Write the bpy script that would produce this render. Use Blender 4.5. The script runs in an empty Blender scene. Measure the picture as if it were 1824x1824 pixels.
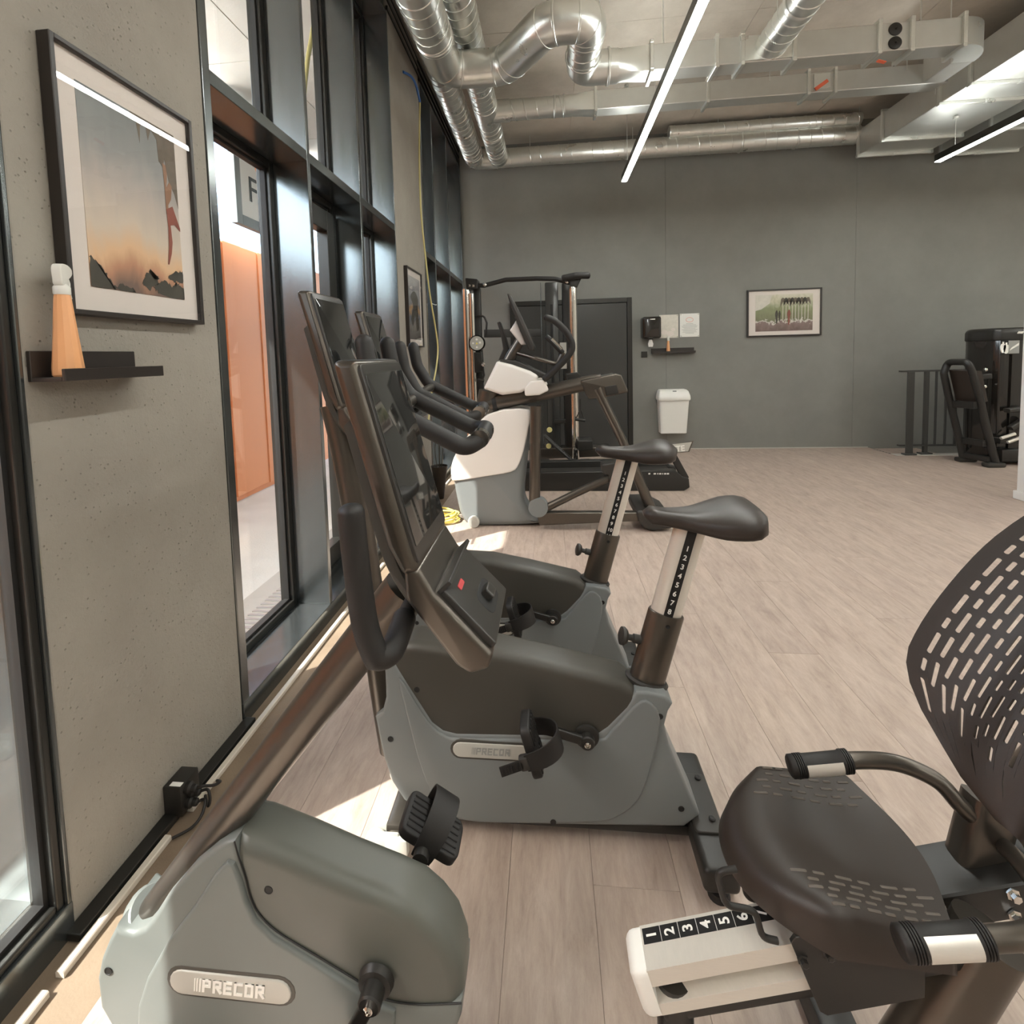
import bpy, bmesh, math, random
from mathutils import Vector, Matrix, Euler

random.seed(7)
SC = bpy.context.scene
COL = SC.collection

# ------------------------------------------------------------------ camera
# calibrated from the room's own edges (f, principal point, yaw, pitch, roll)
FPX, PPX, PPY = 899.984, 886.008, 693.531
YAW, PIT, ROL = 0.10312, 0.06797, -0.02815
CAM_H = 1.45


def cam_rows():
    cy, sy = math.cos(YAW), math.sin(YAW)
    cp, sp = math.cos(PIT), math.sin(PIT)
    cr, sr = math.cos(ROL), math.sin(ROL)
    B = Matrix(((1, 0, 0), (0, 0, -1), (0, 1, 0)))
    Ry = Matrix(((cy, 0, sy), (0, 1, 0), (-sy, 0, cy)))
    Rx = Matrix(((1, 0, 0), (0, cp, -sp), (0, sp, cp)))
    Rz = Matrix(((cr, -sr, 0), (sr, cr, 0), (0, 0, 1)))
    return Rz @ Rx @ Ry @ B


RC = cam_rows()
cam_data = bpy.data.cameras.new('camera')
cam = bpy.data.objects.new('camera', cam_data)
COL.objects.link(cam)
right, down, fwd = Vector(RC[0]), Vector(RC[1]), Vector(RC[2])
M3 = Matrix((right, -down, -fwd)).transposed()
cam.matrix_world = Matrix.Translation((0, 0, CAM_H)) @ M3.to_4x4()
cam_data.sensor_fit = 'HORIZONTAL'
cam_data.sensor_width = 36.0
cam_data.lens = FPX / 1824 * 36.0
cam_data.shift_x = (912 - PPX) / 1824
cam_data.shift_y = (PPY - 912) / 1824
cam_data.clip_start = 0.02
cam_data.clip_end = 500
SC.camera = cam

# ------------------------------------------------------------------ light
SC.view_settings.view_transform = 'Standard'
SC.view_settings.look = 'None'
SC.view_settings.gamma = 1.0
SC.view_settings.use_curve_mapping = False
SC.view_settings.exposure = 0.0
SUN_EL, SUN_AZ = math.radians(47.7), math.atan2(0.62, 0.78)
STRIP_POWER = 80.0

wd = bpy.data.worlds.new('sky')
SC.world = wd
wd.use_nodes = True
wn = wd.node_tree
for n in list(wn.nodes):
    wn.nodes.remove(n)
w_out = wn.nodes.new('ShaderNodeOutputWorld')
w_bg = wn.nodes.new('ShaderNodeBackground')
w_sky = wn.nodes.new('ShaderNodeTexSky')
w_sky.sky_type = 'NISHITA'
w_sky.sun_disc = False
w_sky.sun_elevation = SUN_EL
w_sky.sun_rotation = math.radians(-128.5)
w_sky.air_density = 1.0
w_sky.dust_density = 2.5
w_sky.ozone_density = 1.0
# thin bright cloud over the blue
w_tc = wn.nodes.new('ShaderNodeTexCoord')
w_noi = wn.nodes.new('ShaderNodeTexNoise')
w_noi.inputs['Scale'].default_value = 2.2
w_noi.inputs['Detail'].default_value = 6
w_rmp = wn.nodes.new('ShaderNodeValToRGB')
w_rmp.color_ramp.elements[0].position = 0.42
w_rmp.color_ramp.elements[1].position = 0.68
w_mix = wn.nodes.new('ShaderNodeMixRGB')
w_mix.inputs[2].default_value = (1.5, 1.6, 1.68, 1)
wn.links.new(w_tc.outputs['Generated'], w_noi.inputs['Vector'])
wn.links.new(w_noi.outputs['Fac'], w_rmp.inputs[0])
wn.links.new(w_rmp.outputs[0], w_mix.inputs[0])
wn.links.new(w_sky.outputs[0], w_mix.inputs[1])
wn.links.new(w_mix.outputs[0], w_bg.inputs[0])
wn.links.new(w_bg.outputs[0], w_out.inputs[0])
w_bg.inputs[1].default_value = 1.75

sun_d = bpy.data.lights.new('sun', 'SUN')
sun_d.energy = 15.0
sun_d.angle = math.radians(0.6)
sun_d.color = (1.0, 0.96, 0.90)
sun = bpy.data.objects.new('sun', sun_d)
COL.objects.link(sun)
sdir = Vector((math.cos(SUN_EL) * math.cos(SUN_AZ), math.cos(SUN_EL) * math.sin(SUN_AZ), -math.sin(SUN_EL)))
sun.rotation_euler = sdir.to_track_quat('-Z', 'Y').to_euler()
sun.location = (-6, -4, 8)


# ------------------------------------------------------------------ helpers
def U(x, y, X=None, Y=None, Z=None):
    """point of the real plane X, Y or Z = const that the photograph shows at x, y"""
    d = right * ((x - PPX) / FPX) + down * ((y - PPY) / FPX) + fwd
    o = Vector((0, 0, CAM_H))
    if X is not None:
        t = X / d.x
    elif Y is not None:
        t = Y / d.y
    else:
        t = (Z - CAM_H) / d.z
    return o + d * t


def UXZ(pts, Y):
    return [(U(x, y, Y=Y).x, U(x, y, Y=Y).z) for x, y in pts]


def catmull(pts, n=6, closed=True):
    pts = [Vector(p) for p in pts]
    out = []
    N = len(pts)
    rng = range(N) if closed else range(N - 1)
    for i in rng:
        if closed:
            p0, p1, p2, p3 = pts[i - 1], pts[i], pts[(i + 1) % N], pts[(i + 2) % N]
        else:
            p0, p1, p2, p3 = pts[max(i - 1, 0)], pts[i], pts[i + 1], pts[min(i + 2, N - 1)]
        for k in range(n):
            t = k / n
            out.append(0.5 * ((2 * p1) + (p2 - p0) * t + (2 * p0 - 5 * p1 + 4 * p2 - p3) * t * t + (3 * p1 - p0 - 3 * p2 + p3) * t ** 3))
    if not closed:
        out.append(pts[-1])
    return out


def fillet(pts, r, n=6, closed=False):
    """round the corners of a polyline (any dimension)"""
    pts = [Vector(p) for p in pts]
    N = len(pts)
    out = []
    for i in range(N):
        if not closed and i in (0, N - 1):
            out.append(pts[i])
            continue
        rr = r[i] if isinstance(r, (list, tuple)) else r
        a, b, c = pts[i - 1], pts[i], pts[(i + 1) % N]
        u, v = (a - b), (c - b)
        lu, lv = u.length, v.length
        if lu < 1e-6 or lv < 1e-6 or rr <= 0:
            out.append(b)
            continue
        u /= lu
        v /= lv
        ang = math.acos(max(-1, min(1, u.dot(v))))
        if ang > math.pi - 0.03:
            out.append(b)
            continue
        t = min(rr / math.tan(ang / 2), lu * 0.49, lv * 0.49)
        p, q = b + u * t, b + v * t
        for k in range(n + 1):
            s = k / n
            out.append(p * (1 - s) ** 2 + b * (2 * s * (1 - s)) + q * s * s)
    return out


def area2(poly):
    return 0.5 * sum(poly[i - 1][0] * poly[i][1] - poly[i][0] * poly[i - 1][1] for i in range(len(poly)))


def inset(poly, d):
    """offset a CCW 2-D polygon inwards by d"""
    N = len(poly)
    out = []
    for i in range(N):
        a, b, c = Vector(poly[i - 1]), Vector(poly[i]), Vector(poly[(i + 1) % N])
        e1, e2 = (b - a), (c - b)
        if e1.length < 1e-9:
            e1 = e2
        if e2.length < 1e-9:
            e2 = e1
        e1.normalize()
        e2.normalize()
        n1, n2 = Vector((-e1.y, e1.x)), Vector((-e2.y, e2.x))
        m = n1 + n2
        if m.length < 1e-6:
            m = n1
        m.normalize()
        k = max(0.45, m.dot(n1))
        out.append(tuple(b + m * (d / k)))
    # edges that would turn round are folded to a point
    for _ in range(40):
        bad = False
        for i in range(N):
            j = (i + 1) % N
            eo = Vector(poly[j]) - Vector(poly[i])
            en = Vector(out[j]) - Vector(out[i])
            if en.length > 1e-9 and eo.dot(en) < 0:
                mid = tuple((Vector(out[i]) + Vector(out[j])) / 2)
                out[i] = out[j] = mid
                bad = True
        if not bad:
            break
    return out


class MB:
    """collects shapes into one mesh"""

    def __init__(self):
        self.bm = bmesh.new()

    def verts(self, pts):
        return [self.bm.verts.new(p) for p in pts]

    def face(self, vs):
        try:
            return self.bm.faces.new(vs)
        except ValueError:
            return None

    def loft(self, loops, closed=True, cap0=True, cap1=True, ring=False):
        R = [self.verts(l) for l in loops]
        n = len(R[0])
        pairs = list(zip(R, R[1:])) + ([(R[-1], R[0])] if ring else [])
        for a, b in pairs:
            for i in range(n if closed else n - 1):
                j = (i + 1) % n
                self.face((a[i], a[j], b[j], b[i]))
        if closed and not ring:
            if cap0:
                self.face(list(reversed(R[0])))
            if cap1:
                self.face(R[-1])
        return self

    def box(self, lo, hi, bev=0.0, rot=None, piv=None, seg=2):
        lo, hi = Vector(lo), Vector(hi)
        c, s = (lo + hi) / 2, (hi - lo)
        M = Matrix.Translation(c) @ Matrix.Diagonal((*s, 1))
        r = bmesh.ops.create_cube(self.bm, size=1.0, matrix=M)
        vs = r['verts']
        if bev > 0:
            es = list({e for v in vs for e in v.link_edges})
            rb = bmesh.ops.bevel(self.bm, geom=es, offset=bev, segments=seg, affect='EDGES', profile=0.5, clamp_overlap=True)
            vs = list({v for f in rb['faces'] for v in f.verts} | {v for v in vs if v.is_valid})
        if rot is not None:
            bmesh.ops.rotate(self.bm, verts=vs, cent=piv if piv is not None else c, matrix=rot)
        return self

    def prism(self, poly, a, b, axis='Y', bev=0.0, seg=4, bev_b=None):
        """extrude a 2-D outline from a to b along an axis, rims rounded"""
        poly = [tuple(p) for p in poly]
        if area2(poly) < 0:
            poly = poly[::-1]
        if a > b:
            a, b = b, a
            bev, bev_b = (bev if bev_b is None else bev_b), bev
        if bev_b is None:
            bev_b = bev

        def w(p, h):
            return {'Y': (p[0], h, p[1]), 'Z': (p[0], p[1], h), 'X': (h, p[0], p[1])}[axis]
        loops = []
        if bev > 0:
            for k in range(seg + 1):
                t = math.pi / 2 * k / seg
                q = inset(poly, bev * (1 - math.sin(t))) if k < seg else poly
                loops.append([w(p, a + bev * (1 - math.cos(t))) for p in q])
        else:
            loops.append([w(p, a) for p in poly])
        if bev_b > 0:
            for k in range(seg + 1):
                t = math.pi / 2 * (seg - k) / seg
                q = inset(poly, bev_b * (1 - math.sin(t))) if k > 0 else poly
                loops.append([w(p, b - bev_b * (1 - math.cos(t))) for p in q])
        else:
            loops.append([w(p, b) for p in poly])
        return self.loft(loops)

    def tube(self, path, r, seg=14, closed=False, cap=True, flat=1.0, up=None, round_end=0):
        """sweep a circle (or an ellipse) along a polyline; r may be a list"""
        P = [Vector(p) for p in path]
        Q = [P[0]]
        for p in P[1:]:
            if (p - Q[-1]).length > 1e-6:
                Q.append(p)
        if not isinstance(r, (list, tuple)):
            rr = [r] * len(Q)
        else:
            rr = list(r)
            if len(rr) != len(Q):
                rr = [rr[min(int(i * len(rr) / len(Q)), len(rr) - 1)] for i in range(len(Q))]
        P = Q
        n = len(P)
        T = []
        for i in range(n):
            if closed:
                t = P[(i + 1) % n] - P[i - 1]
            else:
                t = P[min(i + 1, n - 1)] - P[max(i - 1, 0)]
            T.append(t.normalized())
        ref = Vector(up) if up is not None else (Vector((0, 0, 1)) if abs(T[0].z) < 0.9 else Vector((1, 0, 0)))
        N = (ref - T[0] * ref.dot(T[0])).normalized()
        loops = []
        for i in range(n):
            if i:
                N = (N - T[i] * N.dot(T[i]))
                if N.length < 1e-6:
                    N = T[i].orthogonal()
                N.normalize()
            Bn = T[i].cross(N)
            loops.append([P[i] + N * (math.cos(2 * math.pi * k / seg) * rr[i]) + Bn * (math.sin(2 * math.pi * k / seg) * rr[i] * flat) for k in range(seg)])
        if round_end and not closed:
            def endcap(i, s):
                res = []
                N0 = loops[i]
                for k in (1, 2, 3):
                    a = k / 3.2 * math.pi / 2
                    res.append([P[i] + (p - P[i]) * math.cos(a) + T[i] * (s * math.sin(a) * rr[i] * round_end) for p in N0])
                return res
            e0 = endcap(0, -1)
            e1 = endcap(n - 1, 1)
            loops = e0[::-1] + loops + e1
        return self.loft(loops, cap0=cap, cap1=cap, ring=closed)

    def cyl(self, p, q, r, seg=20, r2=None, bev=0.0):
        p, q = Vector(p), Vector(q)
        r2 = r if r2 is None else r2
        if bev > 0:
            d = (q - p).normalized()
            path = [p, p + d * bev * 0.3, p + d * bev, q - d * bev, q - d * bev * 0.3, q]
            return self.tube(path, [r - bev, r - bev * 0.3, r, r2, r2 - bev * 0.3, r2 - bev], seg)
        return self.tube([p, q], [r, r2], seg)

    def lathe(self, prof, origin, axis=(0, 0, 1), seg=24):
        """prof = [(radius, height)] spun about axis through origin"""
        ax = Vector(axis).normalized()
        a = ax.orthogonal().normalized()
        b = ax.cross(a)
        o = Vector(origin)
        loops = [[o + ax * h + (a * math.cos(2 * math.pi * k / seg) + b * math.sin(2 * math.pi * k / seg)) * max(r, 1e-5) for k in range(seg)] for r, h in prof]
        return self.loft(loops)

    def ball(self, c, rx, ry=None, rz=None, seg=16, rot=None):
        ry = rx if ry is None else ry
        rz = rx if rz is None else rz
        M = Matrix.Translation(c) @ (rot.to_4x4() if rot else Matrix.Identity(4)) @ Matrix.Diagonal((rx, ry, rz, 1))
        bmesh.ops.create_uvsphere(self.bm, u_segments=seg, v_segments=max(6, seg // 2), radius=1.0, matrix=M)
        return self

    def bar(self, p, q, w, h, up=(0, 0, 1), bev=0.0):
        """rectangular bar from p to q"""
        p, q = Vector(p), Vector(q)
        t = (q - p).normalized()
        n = Vector(up) - t * Vector(up).dot(t)
        n.normalize()
        b = t.cross(n)
        c = [(w / 2, h / 2), (-w / 2, h / 2), (-w / 2, -h / 2), (w / 2, -h / 2)]
        if bev > 0:
            c = [tuple(v) for v in fillet(c, bev, 3, True)]
        return self.loft([[e + b * u + n * v for u, v in c] for e in (p, q)])

    def xform(self, M):
        bmesh.ops.transform(self.bm, matrix=M, verts=self.bm.verts)
        return self

    def build(self, name, mat, parent=None, org=(0, 0, 0), smooth=True, angle=35, kind=None, label=None):
        if self.bm.faces:
            bmesh.ops.recalc_face_normals(self.bm, faces=self.bm.faces)
        o = Vector(org)
        if o.length > 0:
            bmesh.ops.translate(self.bm, vec=-o, verts=self.bm.verts)
        me = bpy.data.meshes.new(name)
        self.bm.to_mesh(me)
        self.bm.free()
        if smooth:
            for p in me.polygons:
                p.use_smooth = True
            me.set_sharp_from_angle(angle=math.radians(angle))
        if mat:
            me.materials.append(mat)
        ob = bpy.data.objects.new(name, me)
        COL.objects.link(ob)
        if parent is not None:
            ob.parent = parent
        else:
            ob.location = o
        if kind:
            ob['kind'] = kind
        if label:
            ob['label'] = label
        return ob


def empty(name, loc=(0, 0, 0)):
    o = bpy.data.objects.new(name, None)
    o.empty_display_size = 0.05
    o.location = loc
    COL.objects.link(o)
    return o


def tag(o, label, cat, group=None):
    o['label'] = label
    o['category'] = cat
    if group:
        o['group'] = group
    return o


def thing(name, label, cat, loc=(0, 0, 0), group=None):
    return tag(empty(name, loc), label, cat, group)


def struct(o):
    o['kind'] = 'structure'
    return o


def copy_tree(o, parent=None):
    c = o.copy()
    COL.objects.link(c)
    c.parent = parent
    for ch in list(o.children):
        copy_tree(ch, c)
    return c


def text_mesh(s, size, depth=0.001, shear=0.0, align='CENTER', bold=0.022):
    cu = bpy.data.curves.new('txt', 'FONT')
    cu.body = s
    cu.size = size
    cu.extrude = depth / 2
    cu.shear = shear
    cu.align_x = align
    cu.align_y = 'CENTER'
    cu.resolution_u = 3
    cu.offset = size * bold
    ob = bpy.data.objects.new('txt', cu)
    COL.objects.link(ob)
    dg = bpy.context.evaluated_depsgraph_get()
    dg.update()
    me = bpy.data.meshes.new_from_object(ob.evaluated_get(dg))
    bpy.data.objects.remove(ob)
    bpy.data.curves.remove(cu)
    return me


def add_mesh(mb, me, M):
    """append mesh me, transformed by M, to collector mb"""
    n0 = len(mb.bm.verts)
    mb.bm.from_mesh(me)
    mb.bm.verts.ensure_lookup_table()
    bmesh.ops.transform(mb.bm, matrix=M, verts=mb.bm.verts[n0:])
    return mb


def frame_matrix(o, x, y, z=None):
    x, y = Vector(x).normalized(), Vector(y)
    y = (y - x * y.dot(x)).normalized()
    z = x.cross(y)
    return Matrix.Translation(o) @ Matrix((x, y, z)).transposed().to_4x4()


# ------------------------------------------------------------------ materials
def new_mat(name):
    m = bpy.data.materials.new(name)
    m.use_nodes = True
    nt = m.node_tree
    return m, nt, nt.nodes['Principled BSDF'], nt.links


def srgb(r, g, b):
    f = lambda c: (c / 255 / 12.92) if c / 255 <= 0.04045 else ((c / 255 + 0.055) / 1.055) ** 2.4
    return (f(r), f(g), f(b), 1)


def mat(name, col, rough=0.5, metal=0.0, var=0.0, vscale=8.0, bump=0.0, bscale=200.0, coat=0.0, spec=0.5, aniso=None, rvar=0.0):
    m, nt, p, L = new_mat(name)
    p.inputs['Base Color'].default_value = col
    p.inputs['Roughness'].default_value = rough
    p.inputs['Metallic'].default_value = metal
    p.inputs['Coat Weight'].default_value = coat
    p.inputs['Specular IOR Level'].default_value = spec
    tc = nt.nodes.new('ShaderNodeTexCoord')
    mp = nt.nodes.new('ShaderNodeMapping')
    L.new(tc.outputs['Object'], mp.inputs['Vector'])
    if aniso:
        mp.inputs['Scale'].default_value = aniso
    if var > 0 or rvar > 0:
        n = nt.nodes.new('ShaderNodeTexNoise')
        n.inputs['Scale'].default_value = vscale
        n.inputs['Detail'].default_value = 5
        L.new(mp.outputs[0], n.inputs['Vector'])
        if var > 0:
            mx = nt.nodes.new('ShaderNodeMixRGB')
            a = [max(0, c * (1 - var)) for c in col[:3]] + [1]
            b = [min(1, c * (1 + var)) for c in col[:3]] + [1]
            mx.inputs[1].default_value = a
            mx.inputs[2].default_value = b
            L.new(n.outputs['Fac'], mx.inputs[0])
            L.new(mx.outputs[0], p.inputs['Base Color'])
        if rvar > 0:
            mr = nt.nodes.new('ShaderNodeMapRange')
            mr.inputs['To Min'].default_value = max(0.02, rough - rvar)
            mr.inputs['To Max'].default_value = min(1, rough + rvar)
            L.new(n.outputs['Fac'], mr.inputs['Value'])
            L.new(mr.outputs[0], p.inputs['Roughness'])
    if bump > 0:
        n2 = nt.nodes.new('ShaderNodeTexNoise')
        n2.inputs['Scale'].default_value = bscale
        n2.inputs['Detail'].default_value = 3
        L.new(mp.outputs[0], n2.inputs['Vector'])
        bp = nt.nodes.new('ShaderNodeBump')
        bp.inputs['Strength'].default_value = bump
        bp.inputs['Distance'].default_value = 0.002
        L.new(n2.outputs['Fac'], bp.inputs['Height'])
        L.new(bp.outputs[0], p.inputs['Normal'])
    return m


def emit(name, col, s):
    m, nt, p, L = new_mat(name)
    p.inputs['Base Color'].default_value = (0.8, 0.8, 0.8, 1)
    p.inputs['Emission Color'].default_value = col
    p.inputs['Emission Strength'].default_value = s
    return m


def glass_mat(name, tint=(0.96, 0.985, 0.98, 1), ior=1.5):
    m, nt, p, L = new_mat(name)
    nt.nodes.remove(p)
    out = nt.nodes['Material Output']
    tr = nt.nodes.new('ShaderNodeBsdfTransparent')
    tr.inputs[0].default_value = tint
    gl = nt.nodes.new('ShaderNodeBsdfGlossy')
    gl.inputs['Roughness'].default_value = 0.0
    fr = nt.nodes.new('ShaderNodeFresnel')
    # the same reflectance on entering and on leaving the thin pane
    ge = nt.nodes.new('ShaderNodeNewGeometry')
    mr = nt.nodes.new('ShaderNodeMapRange')
    mr.inputs['To Min'].default_value = ior
    mr.inputs['To Max'].default_value = 1.0 / ior
    L.new(ge.outputs['Backfacing'], mr.inputs['Value'])
    L.new(mr.outputs[0], fr.inputs['IOR'])
    mx = nt.nodes.new('ShaderNodeMixShader')
    L.new(fr.outputs[0], mx.inputs[0])
    L.new(tr.outputs[0], mx.inputs[1])
    L.new(gl.outputs[0], mx.inputs[2])
    L.new(mx.outputs[0], out.inputs['Surface'])
    return m


def ramp_node(nt, stops):
    r = nt.nodes.new('ShaderNodeValToRGB')
    e = r.color_ramp.elements
    while len(e) > 1:
        e.remove(e[-1])
    e[0].position, e[0].color = stops[0]
    for pos, c in stops[1:]:
        k = e.new(pos)
        k.color = c
    return r


def concrete_wall(name, c0, c1, bump, scale=1.0, pits=True):
    m, nt, p, L = new_mat(name)
    tc = nt.nodes.new('ShaderNodeTexCoord')
    n1 = nt.nodes.new('ShaderNodeTexNoise')
    n1.inputs['Scale'].default_value = 1.6 * scale
    n1.inputs['Detail'].default_value = 8
    n1.inputs['Roughness'].default_value = 0.65
    L.new(tc.outputs['Object'], n1.inputs['Vector'])
    r = ramp_node(nt, [(0.3, c0), (0.7, c1)])
    L.new(n1.outputs['Fac'], r.inputs[0])
    L.new(r.outputs[0], p.inputs['Base Color'])
    p.inputs['Roughness'].default_value = 0.75
    n2 = nt.nodes.new('ShaderNodeTexNoise')
    n2.inputs['Scale'].default_value = 90 * scale
    n2.inputs['Detail'].default_value = 4
    L.new(tc.outputs['Object'], n2.inputs['Vector'])
    b1 = nt.nodes.new('ShaderNodeBump')
    b1.inputs['Strength'].default_value = bump
    b1.inputs['Distance'].default_value = 0.004
    L.new(n2.outputs['Fac'], b1.inputs['Height'])
    last = b1
    if pits:
        v = nt.nodes.new('ShaderNodeTexVoronoi')
        v.inputs['Scale'].default_value = 55 * scale
        L.new(tc.outputs['Object'], v.inputs['Vector'])
        rr = ramp_node(nt, [(0.0, (0, 0, 0, 1)), (0.16, (1, 1, 1, 1))])
        L.new(v.outputs['Distance'], rr.inputs[0])
        b2 = nt.nodes.new('ShaderNodeBump')
        b2.inputs['Strength'].default_value = bump * 1.3
        b2.inputs['Distance'].default_value = 0.004
        L.new(rr.outputs[0], b2.inputs['Height'])
        L.new(b1.outputs[0], b2.inputs['Normal'])
        last = b2
    L.new(last.outputs[0], p.inputs['Normal'])
    return m


def wood_floor_mat():
    m, nt, p, L = new_mat('oak_vinyl_plank')
    oi = nt.nodes.new('ShaderNodeObjectInfo')
    tc = nt.nodes.new('ShaderNodeTexCoord')
    mp = nt.nodes.new('ShaderNodeMapping')
    mp.inputs['Scale'].default_value = (17, 3.4, 1)
    comb = nt.nodes.new('ShaderNodeCombineXYZ')
    mul = nt.nodes.new('ShaderNodeMath')
    mul.operation = 'MULTIPLY'
    mul.inputs[1].default_value = 37.0
    L.new(oi.outputs['Random'], mul.inputs[0])
    for k in range(3):
        L.new(mul.outputs[0], comb.inputs[k])
    L.new(comb.outputs[0], mp.inputs['Location'])
    L.new(tc.outputs['Object'], mp.inputs['Vector'])
    g = nt.nodes.new('ShaderNodeTexNoise')
    g.inputs['Scale'].default_value = 1.6
    g.inputs['Detail'].default_value = 12
    g.inputs['Roughness'].default_value = 0.74
    g.inputs['Distortion'].default_value = 0.35
    L.new(mp.outputs[0], g.inputs['Vector'])
    r = ramp_node(nt, [(0.25, srgb(152, 134, 121)), (0.44, srgb(178, 160, 147)), (0.6, srgb(190, 173, 160)), (0.78, srgb(203, 188, 176))])
    L.new(g.outputs['Fac'], r.inputs[0])
    # soft saw-mark blotches
    mp2 = nt.nodes.new('ShaderNodeMapping')
    mp2.inputs['Scale'].default_value = (5, 1.2, 1)
    L.new(tc.outputs['Object'], mp2.inputs['Vector'])
    L.new(comb.outputs[0], mp2.inputs['Location'])
    b = nt.nodes.new('ShaderNodeTexNoise')
    b.inputs['Scale'].default_value = 2.0
    b.inputs['Detail'].default_value = 3
    L.new(mp2.outputs[0], b.inputs['Vector'])
    r2 = ramp_node(nt, [(0.3, (0.86, 0.85, 0.86, 1)), (0.7, (1.0, 1.0, 1.0, 1))])
    L.new(b.outputs['Fac'], r2.inputs[0])
    mx = nt.nodes.new('ShaderNodeMixRGB')
    mx.blend_type = 'MULTIPLY'
    mx.inputs[0].default_value = 1.0
    L.new(r.outputs[0], mx.inputs[1])
    L.new(r2.outputs[0], mx.inputs[2])
    # plank to plank
    r3 = ramp_node(nt, [(0.0, (0.94, 0.93, 0.93, 1)), (1.0, (1.0, 0.995, 0.985, 1))])
    L.new(oi.outputs['Random'], r3.inputs[0])
    mx2 = nt.nodes.new('ShaderNodeMixRGB')
    mx2.blend_type = 'MULTIPLY'
    mx2.inputs[0].default_value = 1.0
    L.new(mx.outputs[0], mx2.inputs[1])
    L.new(r3.outputs[0], mx2.inputs[2])
    L.new(mx2.outputs[0], p.inputs['Base Color'])
    p.inputs['Roughness'].default_value = 0.5
    bp = nt.nodes.new('ShaderNodeBump')
    bp.inputs['Strength'].default_value = 0.15
    bp.inputs['Distance'].default_value = 0.001
    L.new(g.outputs['Fac'], bp.inputs['Height'])
    L.new(bp.outputs[0], p.inputs['Normal'])
    return m


M = {}
M['plaster'] = concrete_wall('grey_beige_pillar_plaster', srgb(140, 133, 124), srgb(158, 152, 142), 0.7)
M['wall'] = concrete_wall('painted_grey_wall', srgb(122, 121, 116), srgb(132, 131, 126), 0.08, pits=False)
M['room'] = concrete_wall('pale_room_wall', srgb(176, 172, 164), srgb(190, 186, 178), 0.08, pits=False)
M['ceiling'] = concrete_wall('board_marked_concrete', srgb(168, 160, 148), srgb(204, 196, 184), 0.25, 0.8)
M['soffit'] = concrete_wall('pale_soffit_concrete', srgb(186, 182, 172), srgb(214, 210, 200), 0.25, 0.6)
M['floor_shade'] = concrete_wall('brown_floor_shade', srgb(118, 100, 82), srgb(140, 122, 102), 0.15, 2, pits=False)  # shade along the window base put into a darker brown
M['plank'] = wood_floor_mat()
M['subfloor'] = mat('dark_subfloor', srgb(120, 104, 92), 0.7)
M['anod'] = mat('dark_anodised_aluminium', srgb(112, 116, 116), 0.2, 0.85, var=0.12, vscale=3, aniso=(6, 6, 0.6), rvar=0.06)
M['anod_dark'] = mat('black_anodised_frame', srgb(58, 57, 54), 0.32, 0.6, var=0.1, vscale=4)
M['gasket'] = mat('black_rubber_gasket', srgb(26, 25, 24), 0.6)
M['glass'] = glass_mat('clear_window_glass')
M['pic_glass'] = glass_mat('picture_glass', (0.99, 0.99, 0.99, 1), 1.35)
M['zinc'] = mat('galvanised_duct_steel', srgb(226, 228, 224), 0.30, 0.92, var=0.08, vscale=5, bump=0.03, bscale=40, rvar=0.08)
M['zinc_dull'] = mat('dull_galvanised_sheet', srgb(206, 207, 203), 0.42, 0.85, var=0.08, vscale=9, rvar=0.08)
M['black'] = mat('black_powder_coat', srgb(38, 36, 33), 0.42, 0.0, var=0.08, vscale=30, bump=0.02, bscale=600)
M['black_soft'] = mat('black_moulded_plastic', srgb(48, 45, 41), 0.5, 0.0, bump=0.06, bscale=900)
M['rubber'] = mat('black_rubber', srgb(30, 27, 25), 0.55, 0.0, bump=0.1, bscale=500)
M['vinyl'] = mat('dark_brown_black_seat_vinyl', srgb(48, 40, 34), 0.42, 0.0, bump=0.12, bscale=900)
M['bronze'] = mat('dark_metallic_frame_paint', srgb(98, 92, 85), 0.30, 0.8, var=0.05, vscale=60)
M['grey_shell'] = mat('slate_grey_shell_plastic', srgb(118, 121, 121), 0.42, 0.0, var=0.03, vscale=3, bump=0.03, bscale=1200)
M['dark_shell'] = mat('charcoal_shell_plastic', srgb(66, 63, 57), 0.45, 0.0, var=0.03, vscale=3, bump=0.03, bscale=1200)
M['olive_shell'] = mat('warm_grey_shell_plastic', srgb(110, 114, 111), 0.4, 0.0, var=0.03, vscale=3, bump=0.03, bscale=1200)
M['cover_shell'] = mat('grey_green_cover_plastic', srgb(90, 91, 84), 0.42, 0.0, var=0.03, vscale=3, bump=0.03, bscale=1200)
M['light_shell'] = mat('off_white_shell_plastic', srgb(232, 226, 220), 0.32, 0.0, var=0.02, vscale=3)
M['silver'] = mat('brushed_satin_aluminium', srgb(222, 216, 206), 0.32, 0.35, var=0.05, vscale=40, aniso=(1, 1, 14))
M['chrome'] = mat('polished_chrome', srgb(225, 222, 216), 0.1, 1.0)
M['badge'] = mat('pale_badge_plate', srgb(186, 184, 176), 0.35, 0.1)
M['white'] = mat('white_plastic', srgb(236, 234, 228), 0.4)
M['white_print'] = mat('white_lettering', srgb(240, 238, 232), 0.5)
M['grey_print'] = mat('grey_lettering', srgb(150, 150, 146), 0.45)
M['strip_black'] = mat('black_scale_tape', srgb(24, 23, 22), 0.45)
M['screen'] = mat('dark_glass_screen', srgb(34, 35, 34), 0.06, 0.0, spec=0.8, coat=0.6)
M['bezel'] = mat('dark_bezel_plastic', srgb(52, 50, 47), 0.3)
M['red'] = mat('red_button', srgb(196, 70, 74), 0.4)
M['frame_black'] = mat('black_stained_picture_frame', srgb(44, 38, 34), 0.4, var=0.15, vscale=20)
M['mount'] = mat('off_white_picture_mount', srgb(226, 216, 208), 0.8)
M['white_cloud'] = mat('white_wall_paint', srgb(232, 230, 226), 0.6)
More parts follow.
